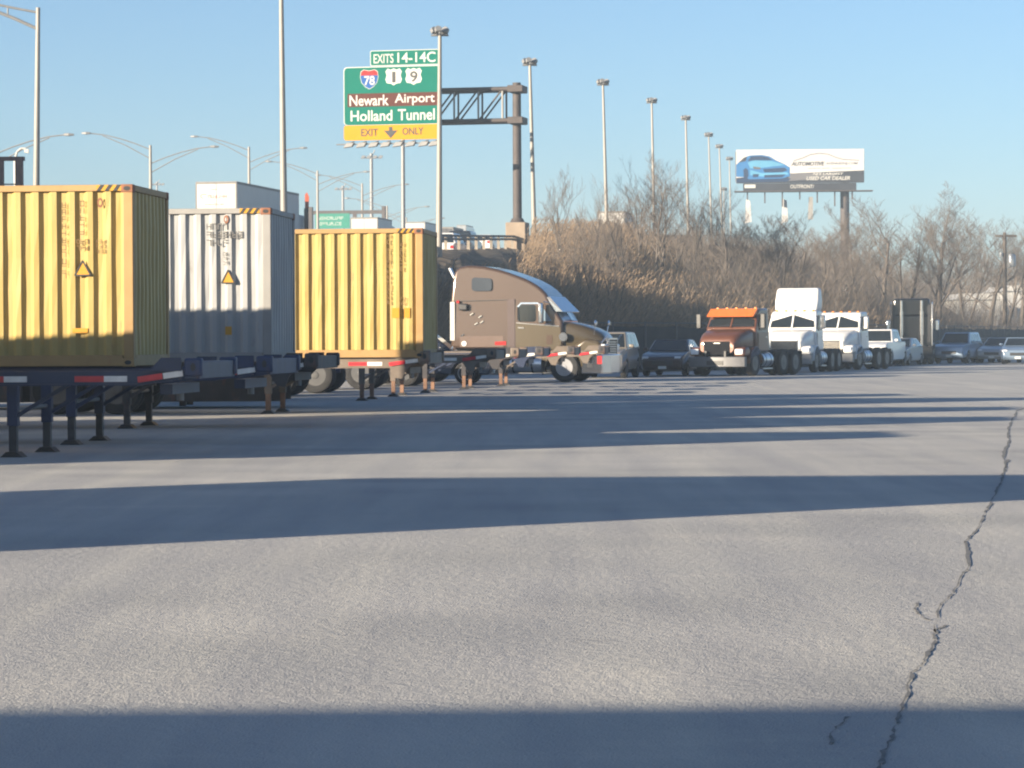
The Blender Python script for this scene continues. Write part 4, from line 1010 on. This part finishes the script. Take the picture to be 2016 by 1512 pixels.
# ---- traffic on the highway
def box_truck(name, label, px0, px1, pyt, Y, L=7.0, Wt=2.55, Ht=3.6, M=WHT, marks=None, rz=-9, grp='vehicles on the highway', z=None):
    a = at(px0, pyt, Y)
    wid = (px1-px0)*Y/F
    o = thing(name, label, 'truck', (a.x, a.y, a.z-Ht), math.radians(rz), grp)
    MB().box(0,wid,0,L,0.95,Ht).build('cargo_box', M, o, bevel=0.03)
    MB().box(0.02,wid-0.02,-0.02,0.0,Ht-0.14,Ht-0.01).box(0.0,0.07,-0.02,0,1.0,Ht-0.14).box(wid-0.07,wid,-0.02,0,1.0,Ht-0.14).box(0.0,wid,-0.02,0,0.95,1.0).build('rear_frame', pm('rear_frame_grey',(0.16,0.15,0.14),0.6), o)
    MB().box(-0.012,0.0,0.05,L-0.05,Ht-0.16,Ht-0.005).box(wid,wid+0.012,0.05,L-0.05,Ht-0.16,Ht-0.005).build('top_rail', pm('rear_frame_grey',(0.16,0.15,0.14),0.6), o)
    for s in (0,1): MB().box(0.09+s*(wid/2-0.07),wid/2-0.01+s*(wid/2-0.07),-0.03,-0.02,1.02,Ht-0.16).build('rear_door', M, o)
    MB().box(0.15,wid-0.15,0.3,L-0.2,0.6,0.95).build('underframe', BLACK, o)
    for y in (1.0, 2.2, L-0.6):
        for x, s in ((0.16,-1),(wid-0.16,1)):
            k = obj('wheel', TYRE, o, (x, y, 0.5), (0,0,PI/2 if s > 0 else -PI/2)); obj('rim', RIM_W, k)
    MB().box(0.12,wid-0.12,L+0.1,L+2.0,0.7,2.75).build('cab', M, o, bevel=0.12, seg=3)
    return o, wid
tr, wd = box_truck('semi_trailer', 'white semi trailer on the highway with a pale printed rear, above the grey container', 385, 469, 358, 175, 15.2, Ht=4.1, rz=-10)
PRINT = pm('print_red', (0.25,0.06,0.035), 0.6); PRG = pm('print_grey', (0.13,0.12,0.11), 0.6)
sw = MB(); 
for k in range(7):
    a = k/7*PI*1.3+0.5; sw.beam((0.42+0.2*math.cos(a)+0.1,-0.034,3.22+0.13*math.sin(a)),(0.42+0.2*math.cos(a+0.6)+0.1,-0.034,3.22+0.13*math.sin(a+0.6)),0.006,0.035)
sw.build('logo_swoosh', PRINT, tr)
mk = MB(); glyphs(mk, 0.86, 3.2, 6, 0.16, 0.2, False, -0.031, 5); mk.build('logo_lettering', PRINT, tr)
mk = MB(); glyphs(mk, 0.95, 3.62, 7, 0.06, 0.08, False, -0.031, 6); mk.build('small_print', PRG, tr)
mk = MB(); glyphs(mk, 0.62, 2.72, 16, 0.06, 0.08, False, -0.031, 7); mk.build('small_print', PRINT, tr)
o = thing('orange_marker', 'orange-red panel on a short dark post just right of the white trailer', 'marker', at(604, 410, 191), 0)
MB().prism([(-0.12,0.0),(0.12,0.0),(0.15,0.75),(0.02,1.05),(-0.12,0.9)], 'y', 0, 0.12).build('panel', pm('orange_red',(0.42,0.085,0.04),0.5), o)
MB().box(-0.18,0.10,-0.02,0.14,-2.6,0.0).build('post', GANT, o)
box_truck('box_truck', 'white box truck on the highway right of the small green sign', 690, 745, 428, 262, 6.5, Ht=3.3)
box_truck('box_truck', 'white box truck on the highway just left of the pole at the sign', 791, 838, 437, 306, 8, Ht=3.4)
box_truck('box_truck', 'white box truck behind the pole, above the third container\'s right end', 866, 893, 447, 250, 5.0, Ht=3.2, M=pm('dark_truck',(0.06,0.06,0.065),0.5))
box_truck('box_truck', 'small pale box truck far up the highway right of the pole', 899, 918, 443, 420, 6, Ht=3.0, M=SILV)
box_truck('box_truck', 'white truck half hidden behind the bare trees at the parapet', 1176, 1230, 416, 242, 6.5, Ht=3.2)
def road_car(label, kind, px, pyt, Y, M, rf):
    a = at(px, pyt, Y); return car('highway_car', label, 'car', (a.x, a.y+2.2, a.z-rf), math.radians(90-9), M, kind, 'vehicles on the highway')
road_car('white SUV on the highway just right of the pole', 'suv', 880, 458, 168, WCAR, 1.74)
road_car('dark blue car on the highway above the guardrail', 'suv', 914, 454, 196, NAVY, 1.74)
road_car('white sedan on the highway left of the gantry footing', 'sedan', 955, 461, 230, WCAR, 1.44)
# far overhead sign
q = at(612, 416, 330)
fs = thing('far_highway_sign', 'small distant green highway sign on a dark gantry beam', 'road sign', q, math.radians(-9))
KF = F/330
MB().box(-0.2,142/KF,0.1,0.5,-0.35,0.05).build('gantry_beam', GANT, fs)
MB().box(-0.3,0.15,0.0,0.6,-9,0.5).build('gantry_post', GANT, fs); MB().box(142/KF,142/KF+0.4,0.0,0.6,-9,0.5).build('gantry_post', GANT, fs)
MB().box(9/KF,78/KF,-0.05,0.1,-34/KF,-5/KF).build('sign_panel', pm('far_sign_green',(0.0,0.16,0.11),0.5), fs)
mk = MB(); glyphs(mk, 18/KF, -14/KF, 9, 0.26, 0.34, False, -0.052, 11); glyphs(mk, 20/KF, -25/KF, 8, 0.26, 0.34, False, -0.052, 12); mk.build('lettering', SWHT, fs)
MB().box(84/KF,92/KF,0.0,0.12,-30/KF,-5/KF).build('sign_back', GANT, fs)
# brown frame at the left edge
q = at(0, 316, 120)
KB = F/120
bf = thing('rusty_frame', 'brown steel frame standing behind the left yellow container at the left edge', 'steel frame', (q.x, q.y, 0), 0)
BRN = pm('brown_steel', (0.14,0.075,0.065), 0.75, 0, 0.2, 3)
for x0, x1 in ((-0.45,0.12),(0.62,0.92)): MB().box(x0,x1,0,0.3,0,q.z).build('post', BRN, bf)
MB().box(-1.6,0.98,-0.02,0.35,q.z,q.z+0.16).build('top_beam', BRN, bf)
MB().box(-1.4,-1.1,0,0.3,0,q.z).build('post', BRN, bf)
MB().box(0.125,0.615,0.16,0.2,q.z-1.0,q.z-0.95).build('crossbar', BRN, bf)
q = at(30, 312, 150)
cp = thing('lamp_post', 'small white curved lamp hook above the brown frame', 'lamp post', (q.x, q.y, 0), 0)
MB().tube((0,0,6),(0,0,q.z),0.09,n=8).path([(0,0,q.z),(0.1,0,q.z+0.35),(0.32,0,q.z+0.52),(0.55,0,q.z+0.5)],0.06,8).build('hooked_pole', SWHT, cp)
MB().loft([rrect(0.06,q.z+0.30,q.z+0.50,0.03,0.48),rrect(0.08,q.z+0.26,q.z+0.48,0.04,0.7)]).build('lamp_head', SWHT, cp)

# ---- billboard
YB = 333.0; KBB = F/YB
q = at(1449.5, 361, YB)
bb = thing('billboard', 'billboard with blue car and used car dealer lettering above the trees', 'billboard', q, math.radians(-2))
def bx(px): return (px-1449.5)/KBB
def bz(py, px=1449.5): return (361-py)/KBB
BW = bx(1700); BH = 66/KBB
PW = pm('print_white', (0.46,0.455,0.45), 0.7, 0, 0.02, 0.5, spec=0.1); PD = pm('print_dark', (0.028,0.03,0.037), 0.5, 0, 0.15, 0.4); PG = pm('print_mid_grey', (0.12,0.118,0.125), 0.5, 0, 0.1, 0.4); PLG = pm('print_pale_grey',(0.21,0.205,0.22),0.5,0,0.05,1)
PB = pm('print_blue', (0.025,0.13,0.31), 0.45, 0, 0.1, 0.6); PBL = pm('print_light_blue', (0.085,0.27,0.42), 0.45, 0, 0.1, 0.6); PBD = pm('print_deep_blue', (0.012,0.03,0.075), 0.45, 0, 0.1, 0.6); PT = pm('print_text_grey', (0.09,0.088,0.09), 0.5)
pn = MB().box(0,BW,0,0.35,0,BH).build('panel', PW, bb)
MB().box(-0.05,BW+0.05,0.35,0.9,0.2,BH-0.2).build('backing_frame', GANT, bb)
def U(x, z): return (x*BW, -0.01, z*BH)
def poly(name, pts, m, lift):
    o = MB().add([(x*BW, -0.004-lift*0.004, z*BH) for x,z in pts], [tuple(range(len(pts)))]).build(name, m, pn); return o
poly('ground_band', [(0,0),(1,0),(1,0.36),(0.42,0.28),(0.2,0.22),(0,0.16)], PD, 1)
poly('ground_glare', [(0.40,0.06),(0.75,0.14),(0.80,0.30),(0.42,0.27)], PG, 2)
poly('car_shadow', [(0,0.02),(0.40,0.04),(0.43,0.14),(0.06,0.16),(0,0.12)], PBD, 3)
poly('car_body', [(0.0,0.20),(0.0,0.55),(0.03,0.66),(0.07,0.78),(0.11,0.83),(0.20,0.84),(0.26,0.80),(0.31,0.68),(0.38,0.56),(0.42,0.46),(0.42,0.20),(0.36,0.14),(0.10,0.12),(0.07,0.18)], PB, 4)
poly('car_hood', [(0.09,0.62),(0.14,0.68),(0.28,0.66),(0.38,0.54),(0.30,0.50),(0.20,0.46),(0.11,0.44)], PBL, 5)
poly('car_glass', [(0.09,0.66),(0.115,0.80),(0.20,0.81),(0.25,0.77),(0.285,0.68),(0.15,0.685)], PBD, 6)
poly('car_side_glass', [(0.02,0.62),(0.06,0.76),(0.085,0.79),(0.075,0.66)], PD, 6)
poly('car_grille', [(0.21,0.42),(0.38,0.46),(0.40,0.38),(0.36,0.32),(0.22,0.32)], PBD, 6)
poly('car_lamp', [(0.13,0.50),(0.19,0.47),(0.19,0.41),(0.14,0.42)], PT, 6)
poly('car_bumper', [(0.11,0.40),(0.20,0.30),(0.40,0.32),(0.41,0.26),(0.36,0.22),(0.20,0.20),(0.11,0.24)], PBL, 5)
poly('car_intake', [(0.13,0.27),(0.18,0.27),(0.17,0.18),(0.13,0.18)], PBD, 7); poly('car_intake', [(0.22,0.24),(0.39,0.26),(0.36,0.17),(0.22,0.16)], PBD, 7)
poly('car_tyre', [(0.055,0.40),(0.075,0.46),(0.092,0.40),(0.096,0.22),(0.08,0.10),(0.06,0.14)], PBD, 7)
cv = [(0.45,0.66),(0.52,0.74),(0.58,0.84),(0.65,0.88),(0.72,0.85),(0.78,0.75),(0.84,0.69),(0.96,0.66)]
arc = MB()
for (x0,z0),(x1,z1) in zip(cv[:-1],cv[1:]): arc.beam((x0*BW,-0.02,z0*BH),(x1*BW,-0.02,z1*BH),0.01,0.12)
arc.build('car_outline', PLG, pn)
def bt(txt, x0, x1, z0, z1, m, bold=0.01, shear=0.25): obj('lettering', text_mesh('lettering', txt, m, (x1-x0)*BW, (z1-z0)*BH, bold, shear), pn, (x0*BW, -0.04, z0*BH))
bt('AUTOMOTIVE', 0.43, 0.69, 0.51, 0.63, PT, 0.02); bt('AVENUESNJ.COM', 0.70, 0.95, 0.52, 0.61, PLG, 0.004)
bt('NJ\'S LARGEST', 0.60, 0.84, 0.215, 0.30, SWHT, 0.02); bt('USED CAR DEALER', 0.55, 0.89, 0.08, 0.19, SWHT, 0.02)
for i, (x0, x1) in enumerate(((0.56,0.66),(0.67,0.73),(0.75,0.90))): poly('small_print', [(x0,0.42),(x1,0.425),(x1,0.445),(x0,0.44)], PLG, 4)
ap = MB().box(0.8,BW*0.94,0.0,0.25,-0.85,-0.03).build('apron', PD, bb)
obj('lettering', text_mesh('lettering', 'OUTFRONT/', SWHT, 2.7, 0.42, 0.01), ap, (6.2,-0.02,-0.62))
MB().box(0.95,2.2,-0.01,0.0,-0.55,-0.15).build('plate', SWHT, ap)
MB().box(-0.2,BW+0.9,-1.3,0.4,-1.05,-0.93).build('catwalk', GANT, bb)
for k in range(7): MB().box(1.2+k*2.0,1.32+k*2.0,-0.5,0.1,-1.9-0.4*(k%3),-1.05).build('hanging_bracket', GANT, bb)
for k, x in enumerate((1.0,5.2)): MB().prism([(x,-4.6),(x+0.75,-4.4),(x+0.6,-2.0),(x+0.15,-1.8)], 'y', 0.3, 0.6).build('loose_banner', PW, bb)
MB().prism([(8.2,-4.2),(8.8,-4.2),(8.8,-1.6),(8.35,-1.6)], 'y', 0.3, 0.6).build('loose_banner', GRYP, bb)
cx = bx(1663); MB().tube((cx,0.7,-q.z),(cx,0.7,BH*0.6),0.52,n=18).build('column', GANT, bb, smooth=40)
MB().box(0.3,BW-0.3,0.5,1.1,0.6,1.2).build('main_beam', GANT, bb)
# ---------------------------------------------------------------- vegetation and fence
BARK = pm('bark', (0.095,0.078,0.065), 0.9, 0, 0.25, 3); TWIG = pm('twigs', (0.145,0.12,0.102), 0.9, 0, 0.3, 1.5); BARKL = pm('bark_pale', (0.20,0.165,0.13), 0.9, 0, 0.2, 3)
BRSH = pm('brush_stems', (0.205,0.165,0.128), 0.9, 0, 0.4, 0.6); BRSHD = pm('brush_stems_dark', (0.155,0.13,0.11), 0.9, 0, 0.35, 0.6); REED = pm('reeds', (0.245,0.178,0.118), 0.9, 0, 0.3, 0.5); REEDP = pm('reed_plumes', (0.27,0.19,0.12), 0.9, 0, 0.3, 0.7)
def grow(seed, h, lean=0.0, stems=1, spread=0.55, levels=4, dens=1.0, thick=1.0):
    """skeleton of a bare tree: returns trunk and branch sticks"""
    rg = random.Random(seed); T = []; B = []
    def branch(p, d, L, r, lev):
        n = 5 if lev == 0 else 4
        seg = L/n
        for k in range(n):
            d2 = (d + Vector((rg.uniform(-1,1),rg.uniform(-1,1),rg.uniform(-0.4,0.9)))*(0.10 if lev == 0 else 0.20)).normalized()
            q = p + d2*seg; r2 = r*(0.84 if lev == 0 else 0.78)
            (T if lev == 0 else B).append((p, q, r, r2))
            if lev < levels and (k > 0 or lev > 0):
                m = 2 if rg.random() < 0.62*dens else 1
                for _ in range(m):
                    az = rg.uniform(0, 2*PI); sp = spread*rg.uniform(0.6,1.35)
                    side = Vector((math.cos(az), math.sin(az), 0.15))
                    cd = (d2*(1-sp*0.5) + side*sp + Vector((0,0,0.22))).normalized()
                    branch(q, cd, L*rg.uniform(0.42,0.66)*(1-0.07*k), max(r2*0.58, 0.006), lev+1)
            p, d, r = q, d2, r2
    for s in range(stems):
        a = rg.uniform(0, 2*PI); o = Vector((math.cos(a), math.sin(a), 0))*(0.0 if stems == 1 else rg.uniform(0.0,0.04))
        d = (Vector((lean,0,1)) + Vector((math.cos(a),math.sin(a),0))*(rg.uniform(0.1,0.3) if stems > 1 else 0.02)).normalized()
        branch(o, d, h*0.50*rg.uniform(0.85,1.1), 0.017*h*thick*(1.0 if stems == 1 else 0.62), 0)
    return T, B
def to_mesh(name, S, mat, sides): return segs_mesh(name, [tuple(a) for a,_,_,_ in S], [tuple(b) for _,b,_,_ in S], [r for _,_,r,_ in S], [r for _,_,_,r in S], mat, sides)
VAR = []
for i, (h, st, sp, lv, dn, th) in enumerate(((8,3,0.72,4,0.75,1.0),(8,1,0.80,4,0.95,0.9),(7,2,0.62,4,0.2,0.85),(10,2,0.85,4,0.9,1.05),(6,4,0.8,3,1.0,0.9),(11,1,0.95,5,0.5,1.25),(8,3,0.6,3,1.0,0.8))):
    T, B = grow(31+i, h, rnd(-0.1,0.12), st, sp, lv, dn, th)
    top = max(b[1].z for b in B)
    VAR.append((to_mesh('tree_trunk', T, BARK, 6), to_mesh('tree_crown', B, TWIG, 3), top))
ntree = 0
def bare_tree(label, px, pyb, pyt, Y, var, rz=None, zb=None, group='bare trees on the embankment', sx=1.0):
    b = at(px, pyb, Y); t = at(px, pyt, Y)
    z0 = b.z if zb is None else zb
    tm, cm, top = VAR[var]
    k = (t.z - z0)/top
    o = thing('bare_tree', label, 'tree', (b.x, Y, z0), rz if rz is not None else rnd(0, 6.28), group)
    a = obj('trunk', tm, o); c = obj('crown', cm, o)
    a.scale = c.scale = (k*sx, k*sx, k)
    return o
# which part of the embankment lies under a pixel column at depth Y
def bank_at(px, Y):
    best = None
    X = (px-1008)*Y/F
    for i in range(0, 101):
        for t in (0,0.2,0.4,0.6,0.8,1.0):
            p = bank(i*0.1, t); d = abs(p.x-X)+abs(p.y-Y)
            if best is None or d < best[0]: best = (d, p)
    return best[1].z
random.seed(12)
def on_bank(label, px, pyt, s_t, var, rz=None, sx=1.0):
    """tree whose foot stands on the bank at fraction s_t of the slope, under pixel column px"""
    lo, hi = 0.0, 10.0
    for _ in range(40):
        m = (lo+hi)/2; p = bank(m, s_t)
        if p.x/p.y*F + 1008 < px: lo = m
        else: hi = m
    p = bank((lo+hi)/2, s_t)
    tm, cm, top = VAR[var]
    t = at(px, pyt, p.y); k = (t.z-p.z)/top
    o = thing('bare_tree', label, 'tree', (p.x, p.y, p.z-0.1), rz if rz is not None else rnd(0,6.28), 'bare trees on the embankment')
    a = obj('trunk', tm, o); c = obj('crown', cm, o); a.scale = c.scale = (k*sx, k*sx, k)
on_bank('slender bare tree nearest the gantry, crown against the sky', 1108, 312, 0.62, 2, 0.4, 0.8)
on_bank('bare tree left of the truck behind the branches', 1165, 335, 0.7, 6, 1.9, 0.9)
on_bank('bare tree in front of the first lamp post right of the gantry', 1196, 345, 0.55, 6, 2.5)
on_bank('bare tree directly before the white truck at the parapet', 1232, 338, 0.45, 2, 0.3)
on_bank('bushy bare tree at the left end of the dark parapet', 1258, 300, 0.6, 6, 3.3)
on_bank('tall bare tree at the second lamp post', 1290, 282, 0.5, 3, 4.1, 0.85)
on_bank('bare tree between the second and third lamp posts', 1322, 312, 0.55, 6, 5.0, 1.1)
on_bank('bare tree at the third lamp post', 1358, 330, 0.45, 6, 0.9)
on_bank('spreading bare tree at the fourth lamp post', 1392, 362, 0.5, 4, 2.2)
on_bank('low bare tree left of the billboard\'s banners', 1432, 388, 0.4, 1, 1.2, 1.2)
on_bank('low bare tree under the billboard\'s left end', 1470, 400, 0.4, 0, 4.4, 1.2)
on_bank('bare tree under the billboard lettering', 1520, 405, 0.35, 4, 2.9, 1.2)
on_bank('bare tree under the middle of the billboard', 1565, 418, 0.35, 1, 0.2, 1.3)
on_bank('bare tree under the right part of the billboard', 1612, 425, 0.3, 3, 1.7, 1.2)
on_bank('bare tree in front of the billboard column', 1655, 420, 0.3, 0, 3.9, 1.1)
on_bank('bare tree right of the billboard column', 1700, 388, 0.3, 3, 5.2, 1.1)
on_bank('thick-twigged bare tree right of the billboard', 1738, 375, 0.25, 1, 0.7, 1.1)
on_bank('bare tree between the billboard and the largest tree', 1778, 398, 0.25, 4, 2.4, 1.2)
on_bank('largest spreading bare tree at the right', 1852, 350, 0.12, 5, 1.0, 0.95)
on_bank('bare tree leaning beside the largest tree', 1825, 372, 0.2, 3, 3.0, 0.9)
on_bank('bare tree right of the largest tree', 1900, 405, 0.2, 0, 4.0, 1.1)
on_bank('pale distant bare tree left of the utility pole', 1945, 430, 0.15, 1, 5.6, 1.2)
on_bank('bare tree behind the utility pole', 1980, 415, 0.15, 3, 2.0, 1.0)
on_bank('bare tree at the right edge of the view', 2014, 400, 0.15, 5, 0.5, 0.9)
# thin pale saplings before the fence
for i, (px, pyt, st, lab) in enumerate(((1090,420,0.3,'pale thin sapling right of the bronze truck roof'),(1150,400,0.3,'pale thin sapling above the bronze truck hood'),(1176,395,0.28,'forked pale sapling above the champagne SUV'),(1215,420,0.22,'pale sapling left of the plum sedan'),(1383,455,0.1,'pale sapling above the orange truck'),(1640,500,0.06,'pale sapling behind the low white truck'),(1690,520,0.05,'pale sapling above the white pickup'))):
    on_bank(lab, px, pyt, st, 2, 0.7*i, 0.7)
# brush thicket: thousands of thin stems
def scatter(name, n, s0, s1, t0, t1, hmin, hmax, mats, seed, lean=0.35, rad=0.012, twigs=4, tdens=None):
    rg = np.random.default_rng(seed)
    P0=[];P1=[];R0=[];R1=[];MI=[]
    cl = rg.random((max(8, n//40), 2))
    for i in range(n):
        c = cl[rg.integers(len(cl))]
        s = s0+(s1-s0)*min(1,max(0,c[0]+rg.normal()*0.018)); t = t0+(t1-t0)*min(1,max(0,c[1]+rg.normal()*0.10))
        p = np.array(bank(s, t)); p[2] -= 0.05
        if 1008+p[0]/p[1]*F < 1045+80*rg.random()-(1-p[2]/7)*70 and p[2] > 0.8: continue
        h = rg.uniform(hmin, hmax)*(0.75+0.5*rg.random())*(1.0-0.66*max(0,t-0.30)/0.70)*(0.50 if 1008+p[0]/p[1]*F < 1330 else 0.9); m = rg.integers(len(mats))
        d = np.array([rg.normal()*lean, rg.normal()*lean, 1.0]); d /= np.linalg.norm(d)
        q = p; r = rad*(0.7+0.6*rg.random())
        for k in range(3):
            dd = d + np.array([rg.normal(), rg.normal(), 0])*0.12*(k+0.3); dd /= np.linalg.norm(dd)
            e = q + dd*h/3
            P0.append(q); P1.append(e); R0.append(r); R1.append(r*0.72); MI.append(m)
            if k or twigs > 3:
                for _ in range(twigs//2):
                    f = rg.random(); b = q*(1-f)+e*f; td = dd*0.8 + np.array([rg.normal(), rg.normal(), 0.25])*0.65; td /= np.linalg.norm(td)
                    L = h*rg.uniform(0.16,0.38); P0.append(b); P1.append(b+td*L); R0.append(r*0.55); R1.append(r*0.25); MI.append(m)
            q = e; r *= 0.72; d = dd
    o = obj(name, segs_mesh(name, P0, P1, R0, R1, mats, 3, MI))
    o['kind'] = 'stuff'; return o
o = scatter('brush_thicket', 9000, 3.15, 8.6, 0.0, 1.0, 2.0, 5.2, [BRSH, BRSHD, TWIG], 3, 0.34, 0.017, 4); o['label'] = 'dense brown leafless brush covering the embankment'; o['category'] = 'brush'
o = scatter('underbrush', 5000, 3.0, 9.5, 0.0, 0.75, 0.8, 2.4, [BRSHD, BRSH, REED], 5, 0.45, 0.017, 4); o['label'] = 'low tangled underbrush at the foot of the embankment'; o['category'] = 'brush'
def reeds(name, n, s0, s1, t0, t1, hmin, hmax, seed):
    rg = np.random.default_rng(seed); P0=[];P1=[];R0=[];R1=[];MI=[]
    for i in range(n):
        p = np.array(bank(rg.uniform(s0,s1), t0+(t1-t0)*rg.random())); h = rg.uniform(hmin,hmax)
        if s1 > 3.2 and 1008+p[0]/p[1]*F < 1040+95*rg.random()**1.6-(1-p[2]/7)*60: continue
        d = np.array([rg.normal()*0.12+0.04, rg.normal()*0.12, 1.0])
        a = p + d*h*0.6; b = a + (d+np.array([rg.normal()*0.12+0.1,rg.normal()*0.1,0]))*h*0.4
        P0 += [p,a]; P1 += [a,b]; R0 += [0.013,0.011]; R1 += [0.011,0.006]; MI += [0,0]
        for k in range(2):
            f = rg.uniform(0.2,0.95); c = p+d*h*0.6*f; e = c+np.array([rg.normal()*0.25,rg.normal()*0.25,0.35])*h*0.25
            P0.append(c); P1.append(e); R0.append(0.016); R1.append(0.003); MI.append(0)
        P0.append(b); P1.append(b+np.array([0.10,0.0,0.16])*rg.uniform(0.8,1.6)); R0.append(0.03); R1.append(0.006); MI.append(1)
    o = obj(name, segs_mesh(name, P0, P1, R0, R1, [REED, REEDP], 3, MI)); o['kind'] = 'stuff'; return o
o = reeds('reeds', 11000, 3.0, 5.4, 0.35, 1.02, 0.9, 1.9, 8); o['label'] = 'tan dry reeds on the upper embankment right of the gantry'; o['category'] = 'reeds'
o = reeds('reeds', 5000, 1.55, 3.1, 0.02, 0.55, 0.8, 1.8, 9); o['label'] = 'tan dry reeds on the slope behind the bronze truck'; o['category'] = 'reeds'
o = reeds('reeds', 6000, 3.0, 6.5, 0.02, 0.4, 1.2, 2.6, 10); o['label'] = 'dry reeds along the embankment foot behind the fence'; o['category'] = 'reeds'
# far wood to the right of the yard
def far_wood():
    rg = np.random.default_rng(21); P0=[];P1=[];R0=[];R1=[];MI=[]
    for i in range(2600):
        Y = rg.uniform(330, 420); X = rg.uniform(40, 130) if i % 2 else rg.uniform(52,100); h = rg.uniform(5,11)
        p = np.array([X,Y,0.0]); q = p; d = np.array([rg.normal()*0.1,rg.normal()*0.1,1.0])
        for k in range(3):
            e = q+d*h/3; P0.append(q); P1.append(e); r = 0.07*(1-k*0.28); R0.append(r); R1.append(r*0.7); MI.append(0)
            for _ in range(3):
                b = q+(e-q)*rg.random(); td = np.array([rg.normal()*0.7,rg.normal()*0.7,0.8]); P0.append(b); P1.append(b+td*h*0.2); R0.append(0.035); R1.append(0.012); MI.append(1)
            q = e; d = d+np.array([rg.normal(),rg.normal(),0])*0.15
    o = obj('far_wood', segs_mesh('far_wood', P0, P1, R0, R1, [BRSH, TWIG], 3, MI)); o['kind'] = 'stuff'; o['label'] = 'far pale leafless wood at the right edge'; o['category'] = 'wood'
far_wood()
# screened chain-link fence at the foot of the bank
FSCR = pm('fence_screen', (0.026,0.03,0.033), 0.85, 0, 0.3, 0.9); FPST = pm('fence_post', (0.09,0.09,0.09), 0.6, 0.2, 0.2, 2)
fe = thing('fence', 'dark screened chain-link fence behind the parked vehicles', 'fence', (0,0,0))
P = []; s = 3.0
while s < 9.6:
    p = bank(s, 0.0); P.append(Vector((p.x+0.9, p.y-1.0, 0)))
    d = 0.0; s0 = s
    while d < 3.0 and s < 9.6: s += 0.01; d = (bank(s,0)-bank(s0,0)).length
FPM = MB().tube((0,0,0),(0,0,2.25),0.05,n=8).mesh('fence_post', FPST)
for a, b in zip(P[:-1], P[1:]):
    obj('post', FPM, fe, a)
    m = (a+b)/2
    mb = MB(); mb.add([a+Vector((0,0.03,0.08)),m+Vector((0,0.10,0.08)),b+Vector((0,0.03,0.08)),b+Vector((0,0.03,2.05)),m+Vector((0,0.06,1.98+rnd(-.05,.05))),a+Vector((0,0.03,2.05))], [(0,1,4,5),(1,2,3,4)])
    sp = mb.build('screen_panel', FSCR, fe); so_m = sp.modifiers.new('thick','SOLIDIFY'); so_m.thickness = 0.012
    MB().tube(a+Vector((0,0,2.18)), b+Vector((0,0,2.18)), 0.025, n=6).build('top_rail', FPST, fe)
# utility pole with transformer at the right
q = at(1978, 458, 230)
up = thing('utility_pole', 'wooden utility pole with a pale transformer at the right edge', 'utility pole', (q.x, q.y, 0), 0)
MB().tube((0,0,0),(0,0,q.z),0.20,0.14,12).build('pole', BARK, up, smooth=40)
MB().box(-0.75,0.95,-0.08,0.08,q.z-0.35,q.z-0.18).build('crossarm', BARK, up)
MB().lathe([(0.30,0),(0.33,0.1),(0.33,0.85),(0.24,1.0),(0.0,1.02)], (0.52,-0.1,q.z-2.7), 'z', 16).build('transformer', SILV, up, smooth=40)
MB().lathe([(0.14,0),(0.16,0.3),(0.0,0.34)], (-0.3,-0.1,q.z-1.9), 'z', 10).build('insulator', SILV, up)
# pale roofs and parked trailers seen through the branches
def shed(label, px0, px1, py0, py1, Y, M):
    a = at(px0, py0, Y); b = at(px1, py1, Y)
    o = thing('white_shed', label, 'building', (a.x, Y, 0), 0)
    wdt = b.x-a.x; top = a.z
    MB().box(0,wdt,0,12,0,top-0.6).build('wall', M, o)
    MB().prism([(-0.3,top-0.6),(wdt+0.3,top-0.6),(wdt*0.9,top),(wdt*0.1,top)], 'y', -0.3, 12.3).build('roof', M, o)
    for k in range(3): MB().box(wdt*(0.12+0.28*k),wdt*(0.28+0.28*k),-0.04,-0.005,1.2,2.6).build('window', GLS, o)
shed('long pale shed far behind the bare trees at the right', 1885, 1965, 578, 640, 285, WHT)
shed('taller pale building partly cut off by the right edge', 1978, 2060, 562, 640, 300, WHT)

# ---------------------------------------------------------------- evening haze over the whole place
HZ = bpy.data.materials.new('haze'); HZ.use_nodes = True
ht = HZ.node_tree; ht.nodes.remove(ht.nodes['Principled BSDF'])
pv = ht.nodes.new('ShaderNodeVolumePrincipled'); pv.inputs['Density'].default_value = 0.00055; pv.inputs['Color'].default_value = (0.66, 0.83, 1.0, 1)
ht.links.new(pv.outputs[0], ht.nodes['Material Output'].inputs['Volume'])
hz = MB().box(-450,450,-180,790,-1.1,31).build('haze', HZ); hz['kind'] = 'stuff'
